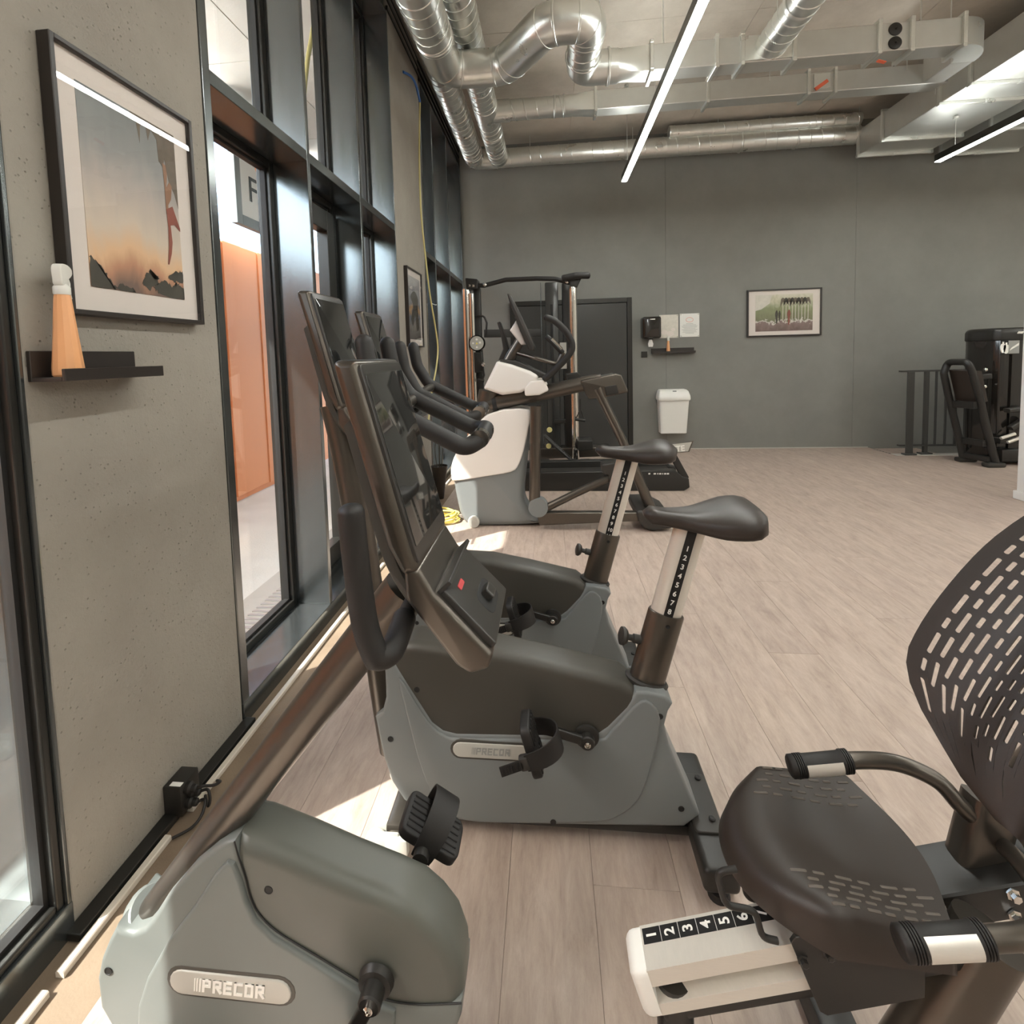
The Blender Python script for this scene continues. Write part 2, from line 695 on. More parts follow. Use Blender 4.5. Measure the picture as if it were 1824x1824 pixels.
M['blue'] = mat('blue_cable_sleeve', srgb(52, 96, 160), 0.5)
M['yellow'] = mat('pale_yellow_cable', srgb(206, 194, 132), 0.5)
M['yellow_bright'] = mat('bright_yellow_cable', srgb(240, 226, 120), 0.5)
M['trunk'] = mat('cream_cable_trunking', srgb(208, 198, 184), 0.5)
M['spray_liquid'] = mat('orange_spray_bottle', srgb(236, 172, 120), 0.35, var=0.06, vscale=20)
M['clear_plastic'] = mat('milky_clear_plastic', srgb(226, 224, 216), 0.25)
M['lever'] = mat('orange_damper_lever', srgb(226, 110, 78), 0.5)
M['paper'] = mat('white_printed_paper', srgb(214, 208, 196), 0.6, var=0.16, vscale=26)
M['paper_white'] = mat('white_sheet', srgb(228, 226, 220), 0.6)
M['led'] = emit('led_diffuser', (0.98, 1.0, 0.95, 1), STRIP_POWER)
M['led_ceiling_fill'] = emit('led_added_uplight', (0.98, 1.0, 0.95, 1), STRIP_POWER * 0.42)  # weaker glow for the uplight added to the strips
M['kerb'] = mat('pale_stair_kerb', srgb(200, 196, 188), 0.6, var=0.1, vscale=10)

# ================================================================== the room
XW, XG, YB, ZC = -1.25, -1.45, 7.556, 4.5
RX, RY = 8.5, -4.0

# ---- floor: a base slab carrying every plank as a piece of its own
floor_root = MB()
floor_root.box((-1.06, RY, -0.09), (4.47, YB, -0.005))
floor_root.box((4.47, RY, -0.09), (RX, 6.97, -0.005))
floor = struct(floor_root.build('floor', M['subfloor'], smooth=False))


def plank_mesh(w, l):
    b = MB()
    g, c = 0.0004, 0.0011
    lo = [(g, g, -0.005), (w - g, g, -0.005), (w - g, l - g, -0.005), (g, l - g, -0.005)]
    mid = [(x, y, -c * 0.6) for x, y, _ in lo]
    hi = [(g + c, g + c, 0), (w - g - c, g + c, 0), (w - g - c, l - g - c, 0), (g + c, l - g - c, 0)]
    b.loft([lo, mid, hi], cap0=False)
    me = bpy.data.meshes.new('plank')
    bmesh.ops.recalc_face_normals(b.bm, faces=b.bm.faces)
    b.bm.to_mesh(me)
    b.bm.free()
    me.materials.append(M['plank'])
    return me


PW, PL = 0.23, 1.9
plank_cache = {}
n_plank = 0
ix = 0
x = -1.06
while x < 6.4:
    x1 = x + PW
    y = -0.6 - (0.0, 1.05, 0.42, 1.5, 0.77)[ix % 5]
    while y < YB:
        y1 = min(y + PL, YB - 0.004)
        rects = [(x, max(y, -1.2), x1, y1)]
        if x1 > 4.47 and y1 > 6.97:
            rects = [(x, max(y, -1.2), x1, 6.97)] if y < 6.9 else []
        for a, b_, c, d in rects:
            if d - b_ < 0.05:
                continue
            key = (round(c - a, 3), round(d - b_, 3))
            if key not in plank_cache:
                plank_cache[key] = plank_mesh(*key)
            o = bpy.data.objects.new('plank', plank_cache[key])
            o.location = (a, b_, 0)
            o.parent = floor
            COL.objects.link(o)
            n_plank += 1
        y += PL
    x = x1
    ix += 1
b = MB()
b.box((x, RY, -0.005), (RX, 6.97, 0))
b.box((-1.06, RY, -0.005), (x, -1.2, 0))
b.build('plank_field', M['plank'], floor, smooth=False, kind='stuff')
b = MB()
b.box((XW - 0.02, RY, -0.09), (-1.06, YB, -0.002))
b.build('shaded_floor_strip', M['floor_shade'], floor, smooth=False)  # floor beside the windows, its shade painted as a brown strip

# ---- stair opening at the back right, with treads going down
st = struct(empty('trim_1'))
b = MB()
b.box((4.47, 6.97, -0.1), (RX, 7.1, 0.004), 0.004)
b.build('kerb', M['kerb'], st, smooth=False)
for k in range(5):
    b = MB()
    b.box((4.47 + 0.62 * k, 7.1, -0.3 - 0.17 * k), (4.47 + 0.62 * (k + 1), YB, -0.015 - 0.17 * k), 0.004)
    b.build('stair_tread', M['plank'], st, smooth=False)
    b = MB()
    for j in range(7):
        b.box((4.475 + 0.62 * k, 7.11 + j * 0.062, -0.014 - 0.17 * k), (4.51 + 0.62 * k, 7.155 + j * 0.062, -0.009 - 0.17 * k))
    b.build('tread_nosing', M['anod_dark'], st, smooth=False)

# ---- left wall: plastered piers between the glazed bays
wl = struct(empty('wall_left'))
PIERS = [(1.085, 1.815), (4.18, 5.17), (-4.0, -1.5)]


def pier(y0, y1):
    b = MB()
    b.box((XW - 0.30, y0, -0.05), (XW, y1, ZC), 0.006)
    return b.build('pier', M['plaster'], wl, smooth=False)


for y0, y1 in PIERS:
    pier(y0, y1)
b = MB()
b.box((XW - 0.30, 7.5, -0.05), (XW, YB + 0.2, ZC))
b.build('pier', M['anod_dark'], wl, smooth=False)
b = MB()
b.box((XW - 0.30, RY, 4.24), (XW - 0.02, YB + 0.2, ZC))
b.build('window_header', M['anod_dark'], wl, smooth=False)
b = MB()
for z in (4.26, 4.34, 4.42):
    b.box((XW - 0.02, 4.18 if z < 4.3 else -1.5, z), (XW + 0.012, 7.5, z + 0.035), 0.003)
b.build('header_rail', M['anod_dark'], wl, smooth=False)


# ---- glazed bays: deep metal lining, fins, transom, frames and panes
def pane_frame(parent, y0, y1, z0, z1, w=0.036, name='frame_member', m='anod_dark', dx=0.0):
    x0, x1 = -1.515 + dx, -1.44 + dx
    for lo, hi in (((x0, y0, z0), (x1, y0 + w, z1)), ((x0, y1 - w, z0), (x1, y1, z1)),
                   ((x0, y0 + w, z0), (x1, y1 - w, z0 + w)), ((x0, y0 + w, z1 - w), (x1, y1 - w, z1))):
        b = MB()
        b.box(lo, hi, 0.004)
        # a stepped glazing bead inside the member
        b.build(name, M[m], parent, smooth=False)
    b = MB()
    wi = w + 0.012
    for lo, hi in (((-1.49 + dx, y0 + w, z0 + w), (-1.462 + dx, y0 + wi, z1 - w)), ((-1.49 + dx, y1 - wi, z0 + w), (-1.462 + dx, y1 - w, z1 - w)),
                   ((-1.49 + dx, y0 + wi, z0 + w), (-1.462 + dx, y1 - wi, z0 + wi)), ((-1.49 + dx, y0 + wi, z1 - wi), (-1.462 + dx, y1 - wi, z1 - w))):
        b.box(lo, hi)
    b.build('glazing_gasket', M['gasket'], parent, smooth=False)
    b = MB()
    b.box((-1.481 + dx, y0 + w, z0 + w), (-1.475 + dx, y1 - w, z1 - w))
    b.build('pane', M['glass'], parent, smooth=False)


def bay(name, y0, y1, fins, door_bay=None, dx=0.0, w=0.036):
    mw = w
    w = struct(empty(name))
    ft = 0.035
    zt = 4.24
    for nm, lo, hi in (('jamb', (-1.46, y0, 0), (XW + 0.004, y0 + 0.045, zt)), ('jamb', (-1.46, y1 - 0.012, 0), (XW + 0.004, y1, zt)),
                       ('sill', (-1.52, y0, -0.05), (XW + 0.006, y1, 0.085)), ('head', (-1.46, y0, zt - 0.02), (XW + 0.004, y1, zt))):
        b = MB()
        b.box(lo, hi, 0.003)
        b.build(nm, M['anod'], w, smooth=False)
    for f in fins:
        b = MB()
        b.box((-1.50, f, 0.085), (XW + 0.002, f + ft, zt - 0.02), 0.003)
        b.build('fin', M['anod'], w, smooth=False)
    ys = [y0 + 0.045] + [v for f in fins for v in (f, f + ft)] + [y1 - 0.012]
    for i in range(0, len(ys), 2):
        a, c = ys[i], ys[i + 1]
        b = MB()
        b.box((-1.46, a, 2.5), (XW, c, 2.555), 0.003)
        b.build('transom', M['anod'], w, smooth=False)
        pane_frame(w, a, c, 2.555, zt - 0.02, mw, dx=dx)
        if door_bay == i // 2:
            pane_frame(w, a, c, 0.085, 2.5, 0.04)
            leaf = MB()
            zt2, f = 2.42, 0.10
            a2, c2 = a + 0.045, c - 0.045
            for lo, hi in (((-1.50, a2, 0.12), (-1.425, a2 + f, zt2)), ((-1.50, c2 - f, 0.12), (-1.425, c2, zt2)),
                           ((-1.50, a2 + f, 0.12), (-1.425, c2 - f, 0.24)), ((-1.50, a2 + f, zt2 - 0.13), (-1.425, c2 - f, zt2))):
                leaf.box(lo, hi, 0.004)
            lf = leaf.build('door_leaf', M['anod_dark'], w, smooth=False)
            b = MB()
            b.cyl((-1.425, c2 - 0.05, 1.05), (-1.375, c2 - 0.05, 1.05), 0.012)
            b.tube(fillet([(-1.38, c2 - 0.05, 1.05), (-1.37, c2 - 0.05, 1.05), (-1.37, c2 - 0.18, 1.05)], 0.01), 0.010)
            b.build('door_handle', M['silver'], lf)
            b = MB()
            for z in (2.34, 2.24):
                b.box((-1.425, a2 + 0.01, z), (-1.395, a2 + 0.035, z + 0.05), 0.004)
            b.build('hinge', M['white'], lf)
        else:
            pane_frame(w, a, c, 0.085, 2.5, mw, dx=dx)
    return w


bay('window_1', -1.5, 1.085, [-0.6, 0.2], dx=0.185, w=0.020)
bay('window_2', 1.815, 4.18, [2.63, 3.39], door_bay=1)
bay('window_3', 5.17, 7.5, [5.68, 6.5])

# ---- floor-edge trims: black profile under the pier and cream trunking
b = MB()
b.box((XW, 1.06, 0), (-1.206, 1.83, 0.022), 0.003)
struct(b.build('baseboard_left', M['anod_dark'], smooth=False))
for n_, (y0, y1) in enumerate(((-1.4, 0.955), (0.99, 1.335), (1.43, 3.36), (3.45, 5.1), (5.2, 7.2))):
    b = MB()
    b.prism([(-1.200, 0), (-1.178, 0), (-1.178, 0.013), (-1.181, 0.016), (-1.197, 0.016), (-1.200, 0.013)], y0, y1)
    t_ = b.build('trim_%d' % (n_ + 2), M['trunk'])
    struct(t_)

# ---- back wall: backing and the panels with open joints
wb = MB()
wb.box((-1.6, YB + 0.012, -1.3), (RX + 0.2, YB + 0.25, ZC))
wb = struct(wb.build('wall_back', M['gasket'], smooth=False))
XS = [-1.25, 1.693, 4.242, 6.79, RX]
for a, c in zip(XS, XS[1:]):
    b = MB()
    b.box((a + 0.0015, YB, -1.3 if a > 4 else -0.02), (c - 0.0015, YB + 0.012, ZC))
    b.build('wall_panel', M['wall'], wb, smooth=False)
b = MB()
b.box((-1.25, YB - 0.008, 0), (4.45, YB, 0.012))
struct(b.build('baseboard_back', M['room'], smooth=False))

# ---- double door in the back wall
dr = struct(empty('door_1'))
dx0, dx1, dz = -0.56, 1.205, 2.225
for lo, hi in (((dx0, YB - 0.06, 0), (dx0 + 0.07, YB, dz)), ((dx1 - 0.07, YB - 0.06, 0), (dx1, YB, dz)), ((dx0 + 0.07, YB - 0.06, dz - 0.07), (dx1 - 0.07, YB, dz))):
    b = MB()
    b.box(lo, hi, 0.006)
    b.build('door_frame', M['anod_dark'], dr, smooth=False)
M['door'] = mat('dark_grey_satin_door', srgb(66, 66, 64), 0.24, 0.1, var=0.05, vscale=2)
mid_ = 0.22
for a, c in ((dx0 + 0.073, mid_ - 0.002), (mid_ + 0.002, dx1 - 0.073)):
    b = MB()
    b.box((a, YB - 0.045, 0.012), (c, YB - 0.002, dz - 0.073), 0.004)
    lf = b.build('door_leaf', M['door'], dr, smooth=False)
b = MB()
b.cyl((0.30, YB - 0.046, 1.05), (0.30, YB - 0.09, 1.05), 0.011)
b.tube(fillet([(0.30, YB - 0.085, 1.05), (0.30, YB - 0.095, 1.05), (0.43, YB - 0.095, 1.05)], 0.01), 0.0095)
b.lathe([(0.026, 0), (0.026, 0.006), (0.01, 0.008)], (0.30, YB - 0.045, 1.05), (0, -1, 0))
b.build('door_handle', M['silver'], lf)

# ---- right and rear walls, ceiling
b = MB()
b.box((RX, RY, -1.3), (RX + 0.2, YB + 0.2, ZC))
struct(b.build('wall_right', M['room'], smooth=False))
b = MB()
b.box((-1.6, RY - 0.2, -0.1), (RX + 0.2, RY, ZC))
struct(b.build('wall_rear', M['room'], smooth=False))
b = MB()
b.box((-1.55, RY - 0.2, ZC + 0.004), (RX + 0.2, YB + 0.25, ZC + 0.25))
cl = struct(b.build('ceiling', M['ceiling'], smooth=False))
cx = [-1.25, 0.35, 1.95, 3.55, 5.15, 6.75, RX]
cyy = [RY, -2.2, -0.4, 1.4, 3.2, 5.0, 6.4, YB]
for a, c in zip(cx, cx[1:]):
    for e, f in zip(cyy, cyy[1:]):
        b = MB()
        dz_ = random.uniform(-0.0025, 0.0025)
        b.box((a + 0.002, e + 0.002, ZC - 0.004 + dz_), (c - 0.002, f - 0.002, ZC + 0.006), 0.0015, seg=1)
        b.build('ceiling_panel', M['ceiling'], cl, smooth=False)

# ---- white partition end at the right edge of the view
b = MB()
b.box((4.245, 4.3, 0), (4.7, 5.02, 3.3), 0.004)
pw = struct(b.build('wall_partition', M['white_cloud'], smooth=False))
b = MB()
b.box((4.228, 4.283, 0), (4.717, 5.037, 0.075), 0.004)
b.build('baseboard', M['white_cloud'], pw, smooth=False)

# ================================================================== outside
M['ground'] = concrete_wall('pale_gravel_paving', srgb(222, 220, 212), srgb(244, 242, 236), 0.6, 0.7)
b = MB()
b.box((-40, -30, -0.30), (XW - 0.02, 60, -0.06))
gr = struct(b.build('ground', M['ground'], smooth=False))
b = MB()
b.box((-1.95, -3, -0.065), (-1.52, 9, -0.045), 0.004)
b.build('drain_channel', M['kerb'], gr, smooth=False)
grate = MB()
for k in range(150):
    y = 1.5 + 0.045 * k
    grate.box((-1.80, y, -0.046), (-1.62, y + 0.02, -0.040))
grate.build('drain_grate', M['zinc_dull'], gr, smooth=False, kind='stuff')
b = MB()
b.box((-3.3, -6, 4.1), (XW - 0.28, 20, 4.5))
cn = struct(b.build('canopy', M['soffit'], smooth=False))
for k in range(8):
    for q in range(2):
        b = MB()
        b.box((-3.3 + q * 0.9 + 0.004, -2 + k * 1.6, 4.092), (-2.4 + q * 0.86 - 0.004, -0.4 + k * 1.6 - 0.008, 4.1), 0.002, seg=1)
        b.build('soffit_panel', M['soffit'], cn, smooth=False)
M['facade'] = mat('orange_facade_panel', srgb(240, 156, 104), 0.5, 0.0, var=0.06, vscale=0.6, aniso=(1, 4, 0.3))
b = MB()
b.box((-3.66, -8, -0.1), (-3.40, 24, 2.70))
fc = struct(b.build('facade', M['facade'], smooth=False))
for k in range(44):
    y = -2 + k * 0.32
    b = MB()
    b.box((-3.40, y + 0.004, 0.0), (-3.36 - (k % 2) * 0.012, y + 0.316, 2.72), 0.004)
    b.build('facade_panel', M['facade'], fc, smooth=False)
b = MB()
b.box((-3.70, -8, 2.70), (-3.40, 24, 2.75), 0.004)
b.build('coping', M['white_cloud'], fc, smooth=False)

# sign hanging under the canopy, outside the glass
sg = thing('hanging_sign', 'white box sign in a grey frame hanging outside the glass, letter F and orange dot', 'sign', (-3.0, 5.2, 2.8))
og = (-3.0, 5.2, 2.8)
M['sign_grey'] = mat('grey_sign_frame_paint', srgb(118, 124, 126), 0.5)
ys_ = U(424, 400, X=-2.965).y
for lo, hi in (((-3.03, ys_, 2.80), (-2.965, ys_ + 0.09, 4.06)), ((-3.03, 6.2, 2.80), (-2.965, 6.29, 4.06)), ((-3.03, ys_ + 0.09, 2.80), (-2.965, 6.2, 2.90)), ((-3.03, ys_ + 0.09, 3.96), (-2.965, 6.2, 4.06))):
    b = MB()
    b.box(lo, hi, 0.004)
    b.build('sign_frame', M['sign_grey'], sg, og, smooth=False)
b = MB()
b.box((-3.02, ys_ + 0.09, 2.90), (-2.972, 6.2, 3.96))
b.build('sign_face', M['white_cloud'], sg, og, smooth=False)
qd, ql = U(464, 297, X=-2.97), U(450, 342, X=-2.97)
b = MB()
b.lathe([(0.12, 0), (0.12, 0.004), (0.0, 0.004)], (-2.972, qd.y, qd.z), (1, 0, 0), 32)
b.build('orange_dot', M['facade'], sg, og, label='orange dot on the sign face')
b = MB()
add_mesh(b, text_mesh('F', 0.36, 0.006, bold=0.0), frame_matrix((-2.969, ql.y, ql.z), (0, 1, 0), (0, 0, 1)))
b.build('letter', M['gasket'], sg, og, smooth=False, label='thin dark letter F')
for y in (5.0, 6.1):
    b = MB()
    b.cyl((-3.0, y, 4.06), (-3.0, y, 4.1), 0.012, 10)
    b.build('hanger', M['zinc_dull'], sg, og)

hz = MB()
hz.tube(catmull([(-1.62, 3.24, 4.1)] + [U(x, y, X=-1.6) for x, y in ((562, 0), (556, 60), (549, 100), (543, 150), (539, 200), (538, 260))], 6, False), 0.016, 10)
tag(hz.build('hanging_hose', M['yellow']), 'pale yellow hose hanging outside behind the upper glass beside the sign', 'hose')

# ================================================================== LED strips
def led_strip(x, y0, y1, z, label, zc=None):
    zc = ZC if zc is None else zc
    t = thing('linear_ceiling_light', label, 'ceiling light', (x, (y0 + y1) / 2, z), 'linear lights under the ceiling')
    og = (x, (y0 + y1) / 2, z)
    b = MB()
    b.box((x - 0.034, y0, z), (x + 0.034, y1, z + 0.075), 0.004)
    b.build('housing', M['anod_dark'], t, og, smooth=False)
    b = MB()
    b.box((x - 0.030, y0 + 0.004, z - 0.006), (x + 0.030, y1 - 0.004, z - 0.0005))
    b.build('diffuser', M['led'], t, og, smooth=False)
    b = MB()
    b.box((x - 0.026, y0 + 0.004, z + 0.0752), (x + 0.026, y1 - 0.004, z + 0.0758))
    b.build('added_uplight', M['led_ceiling_fill'], t, og, smooth=False)  # uplight added on the housing to brighten the ceiling
    n = 3
    for k in range(n):
        y = y0 + 0.25 + (y1 - y0 - 0.5) * k / (n - 1)
        b = MB()
        b.cyl((x, y, z + 0.075), (x, y, zc - 0.02), 0.0022, 6)
        b.cyl((x, y, zc - 0.03), (x, y, zc - 0.008), 0.025, 12)
        b.build('suspension_wire', M['zinc_dull'], t, og)
    return t


led_strip(0.95, 0.5, 6.39, 3.5, 'long glowing white strip light running to the back wall below the ducts')
led_strip(4.44, 0.5, 6.39, 3.5, 'glowing strip light at the upper right below the wide duct', 3.89)
led_strip(0.95, -3.7, -0.2, 3.5, 'added unseen strip light behind the viewer in line with the long one')  # this and the next strips are added out of view to brighten the room
led_strip(4.44, -3.7, -0.2, 3.5, 'added unseen strip light behind the viewer in line with the right one')
led_strip(7.5, 0.5, 6.39, 3.5, 'added unseen strip light along the far right side of the room')
led_strip(7.5, -3.7, -0.2, 3.5, 'added unseen strip light over the rear right corner of the room')

# ================================================================== ducts
def helix(mb, p, q, r, pitch, rs=0.0058, seg=18):
    p, q = Vector(p), Vector(q)
    d = (q - p)
    Ln = d.length
    d.normalize()
    a = d.orthogonal().normalized()
    c = d.cross(a)
    n = max(2, int(Ln / pitch * seg))
    path = [p + d * (Ln * i / n) + (a * math.cos(2 * math.pi * i / seg) + c * math.sin(2 * math.pi * i / seg)) * r for i in range(n + 1)]
    mb.tube(path, rs, 4)
    return mb


def ring(mb, c, d, r, w=0.02, t=0.006, seg=28):
    c, d = Vector(c), Vector(d).normalized()
    mb.tube([c - d * w / 2, c - d * w / 4, c + d * w / 4, c + d * w / 2], [r, r + t, r + t, r], seg, cap=False)
    return mb


def spiral_pipe(parent, og, p, q, r, pitch=0.1):
    b = MB()
    b.cyl(p, q, r, 32)
    o = b.build('spiral_pipe', M['zinc'], parent, og, angle=60)
    b = MB()
    helix(b, p, q, r, pitch)
    b.build('spiral_seam', M['zinc'], o, og)
    return o


def couplings(parent, og, spots, r):
    for c, d in spots:
        b = MB()
        ring(b, c, d, r)
        b.build('coupling_ring', M['zinc'], parent, og)


def elbow(parent, og, path, r, name='elbow'):
    b = MB()
    b.tube(path, r, 32)
    return b.build(name, M['zinc'], parent, og, angle=50)


def rods(parent, og, pts, z):
    for x, y in pts:
        b = MB()
        b.cyl((x, y, z), (x, y, ZC - 0.008), 0.004, 8)
        b.build('threaded_rod', M['zinc'], parent, og)


# (a) outer run along the windows, turning the corner onto the back wall
ra = 0.132
ax_, az = -0.975, 4.2
t = thing('spiral_duct', 'spiral duct hugging the windows then turning along the back wall', 'duct', (ax_, 6.0, az), 'round spiral ducts')
og = (ax_, 6.0, az)
spiral_pipe(t, og, (ax_, 3.4, az), (ax_, 7.02, az), ra)
elb = fillet([(ax_, 7.0, az), (ax_, 7.27, az), (ax_ + 0.32, 7.27, az)], 0.24, 10)
elbow(t, og, elb, ra + 0.002)
spiral_pipe(t, og, (ax_ + 0.30, 7.27, az), (4.06, 7.27, az), ra - 0.006, 0.14)
couplings(t, og, [((ax_, 4.95, az), (0, 1, 0)), ((ax_, 6.25, az), (0, 1, 0)), ((ax_, 7.0, az), (0, 1, 0)), ((ax_ + 0.31, 7.27, az), (1, 0, 0)), ((2.6, 7.27, az), (1, 0, 0)), ((3.3, 7.27, az), (1, 0, 0))], ra)
rods(t, og, [(2.9, 7.27), (-0.2, 7.27), (1.2, 7.27)], az + 0.1)

# (b) second run beside it with a tee feeding the flat duct
bx, bz, rb = -0.635, 4.16, 0.13
t = thing('spiral_duct', 'second spiral duct from the windows, with a tee branch into the lower flat duct', 'duct', (bx, 5.6, bz), 'round spiral ducts')
og = (bx, 5.6, bz)
spiral_pipe(t, og, (bx, 3.4, bz), (bx, 7.12, bz), rb)
b = MB()
b.lathe([(0.0, 0), (rb * 0.8, 0.0), (rb, -0.02), (rb, -0.06)], (bx, 7.15, bz), (0, 1, 0), 32)
b.build('end_cap', M['zinc'], t, og)
b = MB()
b.cyl((bx, 5.62, bz), (bx, 6.0, bz), rb + 0.006, 32)
b.cyl((bx, 5.81, bz), (bx + 0.26, 5.81, bz), 0.115, 32)
b.build('tee_piece', M['zinc'], t, og)
spiral_pipe(t, og, (bx + 0.24, 5.81, bz), (0.24, 5.81, bz), 0.108, 0.13)
couplings(t, og, [((bx, 4.75, bz), (0, 1, 0)), ((bx, 5.62, bz), (0, 1, 0)), ((bx, 6.0, bz), (0, 1, 0)), ((bx, 6.3, bz), (0, 1, 0))], rb)
couplings(t, og, [((0.12, 5.81, bz), (1, 0, 0)), ((0.22, 5.81, bz), (1, 0, 0))], 0.112)
# transition from round to flat
w2 = 0.09


def transition(parent, og, x0, x1, y, z, r, hw, hh):
    loops = []
    for k in range(5):
        s = k / 4
        lp = []
        for i in range(32):
            a = 2 * math.pi * i / 32
            cy_, cz_ = math.cos(a), math.sin(a)
            m_ = max(abs(cy_), abs(cz_))
            lp.append((x0 + (x1 - x0) * s, y + (r * cy_) * (1 - s) + (hw * cy_ / m_) * s, z + (r * cz_) * (1 - s) + (hh * cz_ / m_) * s))
        loops.append(lp)
    b = MB()
    b.loft(loops)
    b.build('transition_piece', M['zinc'], parent, og, angle=25)


transition(t, og, 0.24, 0.55, 5.81, bz, 0.110, w2, 0.10)


def flat_duct(parent, og, axis, a, c, u0, u1, z0, z1, mat_='zinc_dull'):
    """sheet-metal box duct between two joints, with faint cross breaks"""
    b = MB()
    lo, hi = ((a, u0, z0), (c, u1, z1)) if axis == 'X' else ((u0, a, z0), (u1, c, z1))
    b.box(lo, hi, 0.006, seg=1)
    return b.build('duct_section', M[mat_], parent, og, smooth=False)


def flange(parent, og, axis, a, u0, u1, z0, z1, w=0.03, t_=0.028):
    for k in range(4):
        b = MB()
        A, B_ = a - w / 2, a + w / 2
        if k < 2:
            zz = (z0 - t_, z0 + 0.002) if k == 0 else (z1 - 0.002, z1 + t_)
            lo, hi = ((A, u0 - t_, zz[0]), (B_, u1 + t_, zz[1])) if axis == 'X' else ((u0 - t_, A, zz[0]), (u1 + t_, B_, zz[1]))
        else:
            uu = (u0 - t_, u0 + 0.002) if k == 2 else (u1 - 0.002, u1 + t_)
            lo, hi = ((A, uu[0], z0), (B_, uu[1], z1)) if axis == 'X' else ((uu[0], A, z0), (uu[1], B_, z1))
        b.box(lo, hi, 0.004, seg=1)
        b.build('flange', M['zinc'], parent, og, smooth=False)


def clamp(parent, og, c):
    b = MB()
    b.box((c[0] - 0.018, c[1] - 0.02, c[2] - 0.018), (c[0] + 0.018, c[1] + 0.02, c[2] + 0.018), 0.004)
    b.build('flange_clamp', M['zinc'], parent, og, smooth=False)


# (c) lower flat duct running to the right
t2 = thing('flat_duct', 'rear flat metal duct on the tee branch, with an orange damper lever', 'duct', (2.3, 5.81, bz), 'flat sheet metal ducts')
og = (2.3, 5.81, bz)
y0, y1, z0, z1 = 5.81 - w2, 5.81 + w2, bz - 0.10, bz + 0.10
XF = [0.56, 1.72, 2.72, 2.98, 4.1]
for a, c in zip(XF, XF[1:]):
    flat_duct(t2, og, 'X', a + 0.001, c - 0.001, y0, y1, z0, z1)
for a in XF[:-1]:
    flange(t2, og, 'X', a, y0, y1, z0, z1)
b = MB()
b.box((2.77, y0 - 0.012, z0 + 0.03), (2.93, y0, z1 - 0.02), 0.003)
pl_ = b.build('damper_plate', M['zinc'], t2, og, smooth=False)
b = MB()
b.bar((2.78, y0 - 0.02, z0 + 0.02), (2.90, y0 - 0.02, z0 + 0.10), 0.035, 0.008, up=(0, 1, 0))
b.build('damper_lever', M['lever'], t2, og, smooth=False, label='orange damper lever')
rods(t2, og, [(1.16, 5.62), (2.3, 5.62), (3.6, 5.62)], z0 + 0.1)

# (d) large S-bend: comes along the windows, swings out and up, then drops into the upper flat duct
dz_, rd = 3.88, 0.142
yc1 = U(1153.7, 128, Z=dz_ - 0.125).y + 0.11
t = thing('spiral_duct', 'largest shiny duct swinging in an S-bend across the two runs by the windows', 'duct', (-0.3, 4.3, dz_), 'round spiral ducts')
og = (-0.3, 4.3, dz_)


def PZ(x, y, z=None):
    return tuple(U(x, y, Z=dz_ if z is None else z))


s0 = PZ(772, 62)
s0 = (-0.82, s0[1], dz_)
spiral_pipe(t, og, (-0.82, 2.6, dz_), (-0.82, 4.02, dz_), rd)
pA, pB, pC, pD, pE = Vector((-0.82, 4.0, dz_)), Vector((-0.82, 4.56, dz_)), Vector(PZ(900, 118)), Vector(PZ(975, 42)), Vector(PZ(1046, 40))
pB = Vector((-0.82, pC.y, dz_))
pE = Vector((pE.x, pD.y, dz_))
run = fillet([pA, pB, pC, pD, pE, Vector((pE.x, pE.y + 0.2, dz_))], [0, 0.25, 0.22, 0.2, 0.16, 0], 9)
elbow(t, og, run, rd + 0.002, 'bent_duct')
yv1 = yc1 - 0.06
spiral_pipe(t, og, (pE.x, pE.y + 0.18, dz_), (pE.x, yv1 - 0.1, dz_), rd * 0.93)
elbow(t, og, fillet([(pE.x, yv1 - 0.12, dz_), (pE.x, yv1 + 0.06, dz_), (pE.x + 0.3, yv1 + 0.06, dz_)], 0.16, 8), rd * 0.94)
transition(t, og, pE.x + 0.28, 0.90, yv1 + 0.06, dz_, rd * 0.9, 0.09, 0.105)
spots = []
for i in range(4, len(run) - 1, 4):
    spots.append((run[i], run[i + 1] - run[i - 1]))
couplings(t, og, spots + [((-0.82, 3.97, dz_), (0, 1, 0)), ((pE.x, pE.y + 0.16, dz_), (0, 1, 0)), ((pE.x, yv1 - 0.14, dz_), (0, 1, 0)), ((pE.x + 0.22, yv1 + 0.06, dz_), (1, 0, 0))], rd)
rods(t, og, [(pE.x + 0.1, pE.y + 0.1), (-0.82, 3.6)], dz_ + 0.1)

# (e) upper flat duct with a round branch, fire-damper discs and a bend at its end
t3 = thing('flat_duct', 'nearer flat metal duct with two black discs, a round branch and a curved end', 'duct', (2.2, 4.78, dz_), 'flat sheet metal ducts')
og = (2.2, 4.78, dz_)
y0, y1, z0, z1 = yv1 + 0.06 - 0.09, yv1 + 0.06 + 0.09, dz_ - 0.105, dz_ + 0.105
XF = [0.90, 1.42, 1.62, 2.02, 2.66, 2.90, 3.28]
for a, c in zip(XF, XF[1:]):
    flat_duct(t3, og, 'X', a + 0.001, c - 0.001, y0, y1, z0, z1)
for a in XF:
    flange(t3, og, 'X', a, y0, y1, z0, z1)
loops = []
for k in range(9):
    a = math.pi / 2 * k / 8
    cxx, cyy_ = 3.29, y1 + 0.10
    lp = []
    for (rr, zz) in ((y1 + 0.10 - y0, z0), (0.10, z0), (0.10, z1), (y1 + 0.10 - y0, z1)):
        lp.append((cxx + math.sin(a) * rr, cyy_ - math.cos(a) * rr, zz))
    loops.append(lp)
b = MB()
b.loft(loops)
b.build('duct_bend', M['zinc'], t3, og, angle=40)
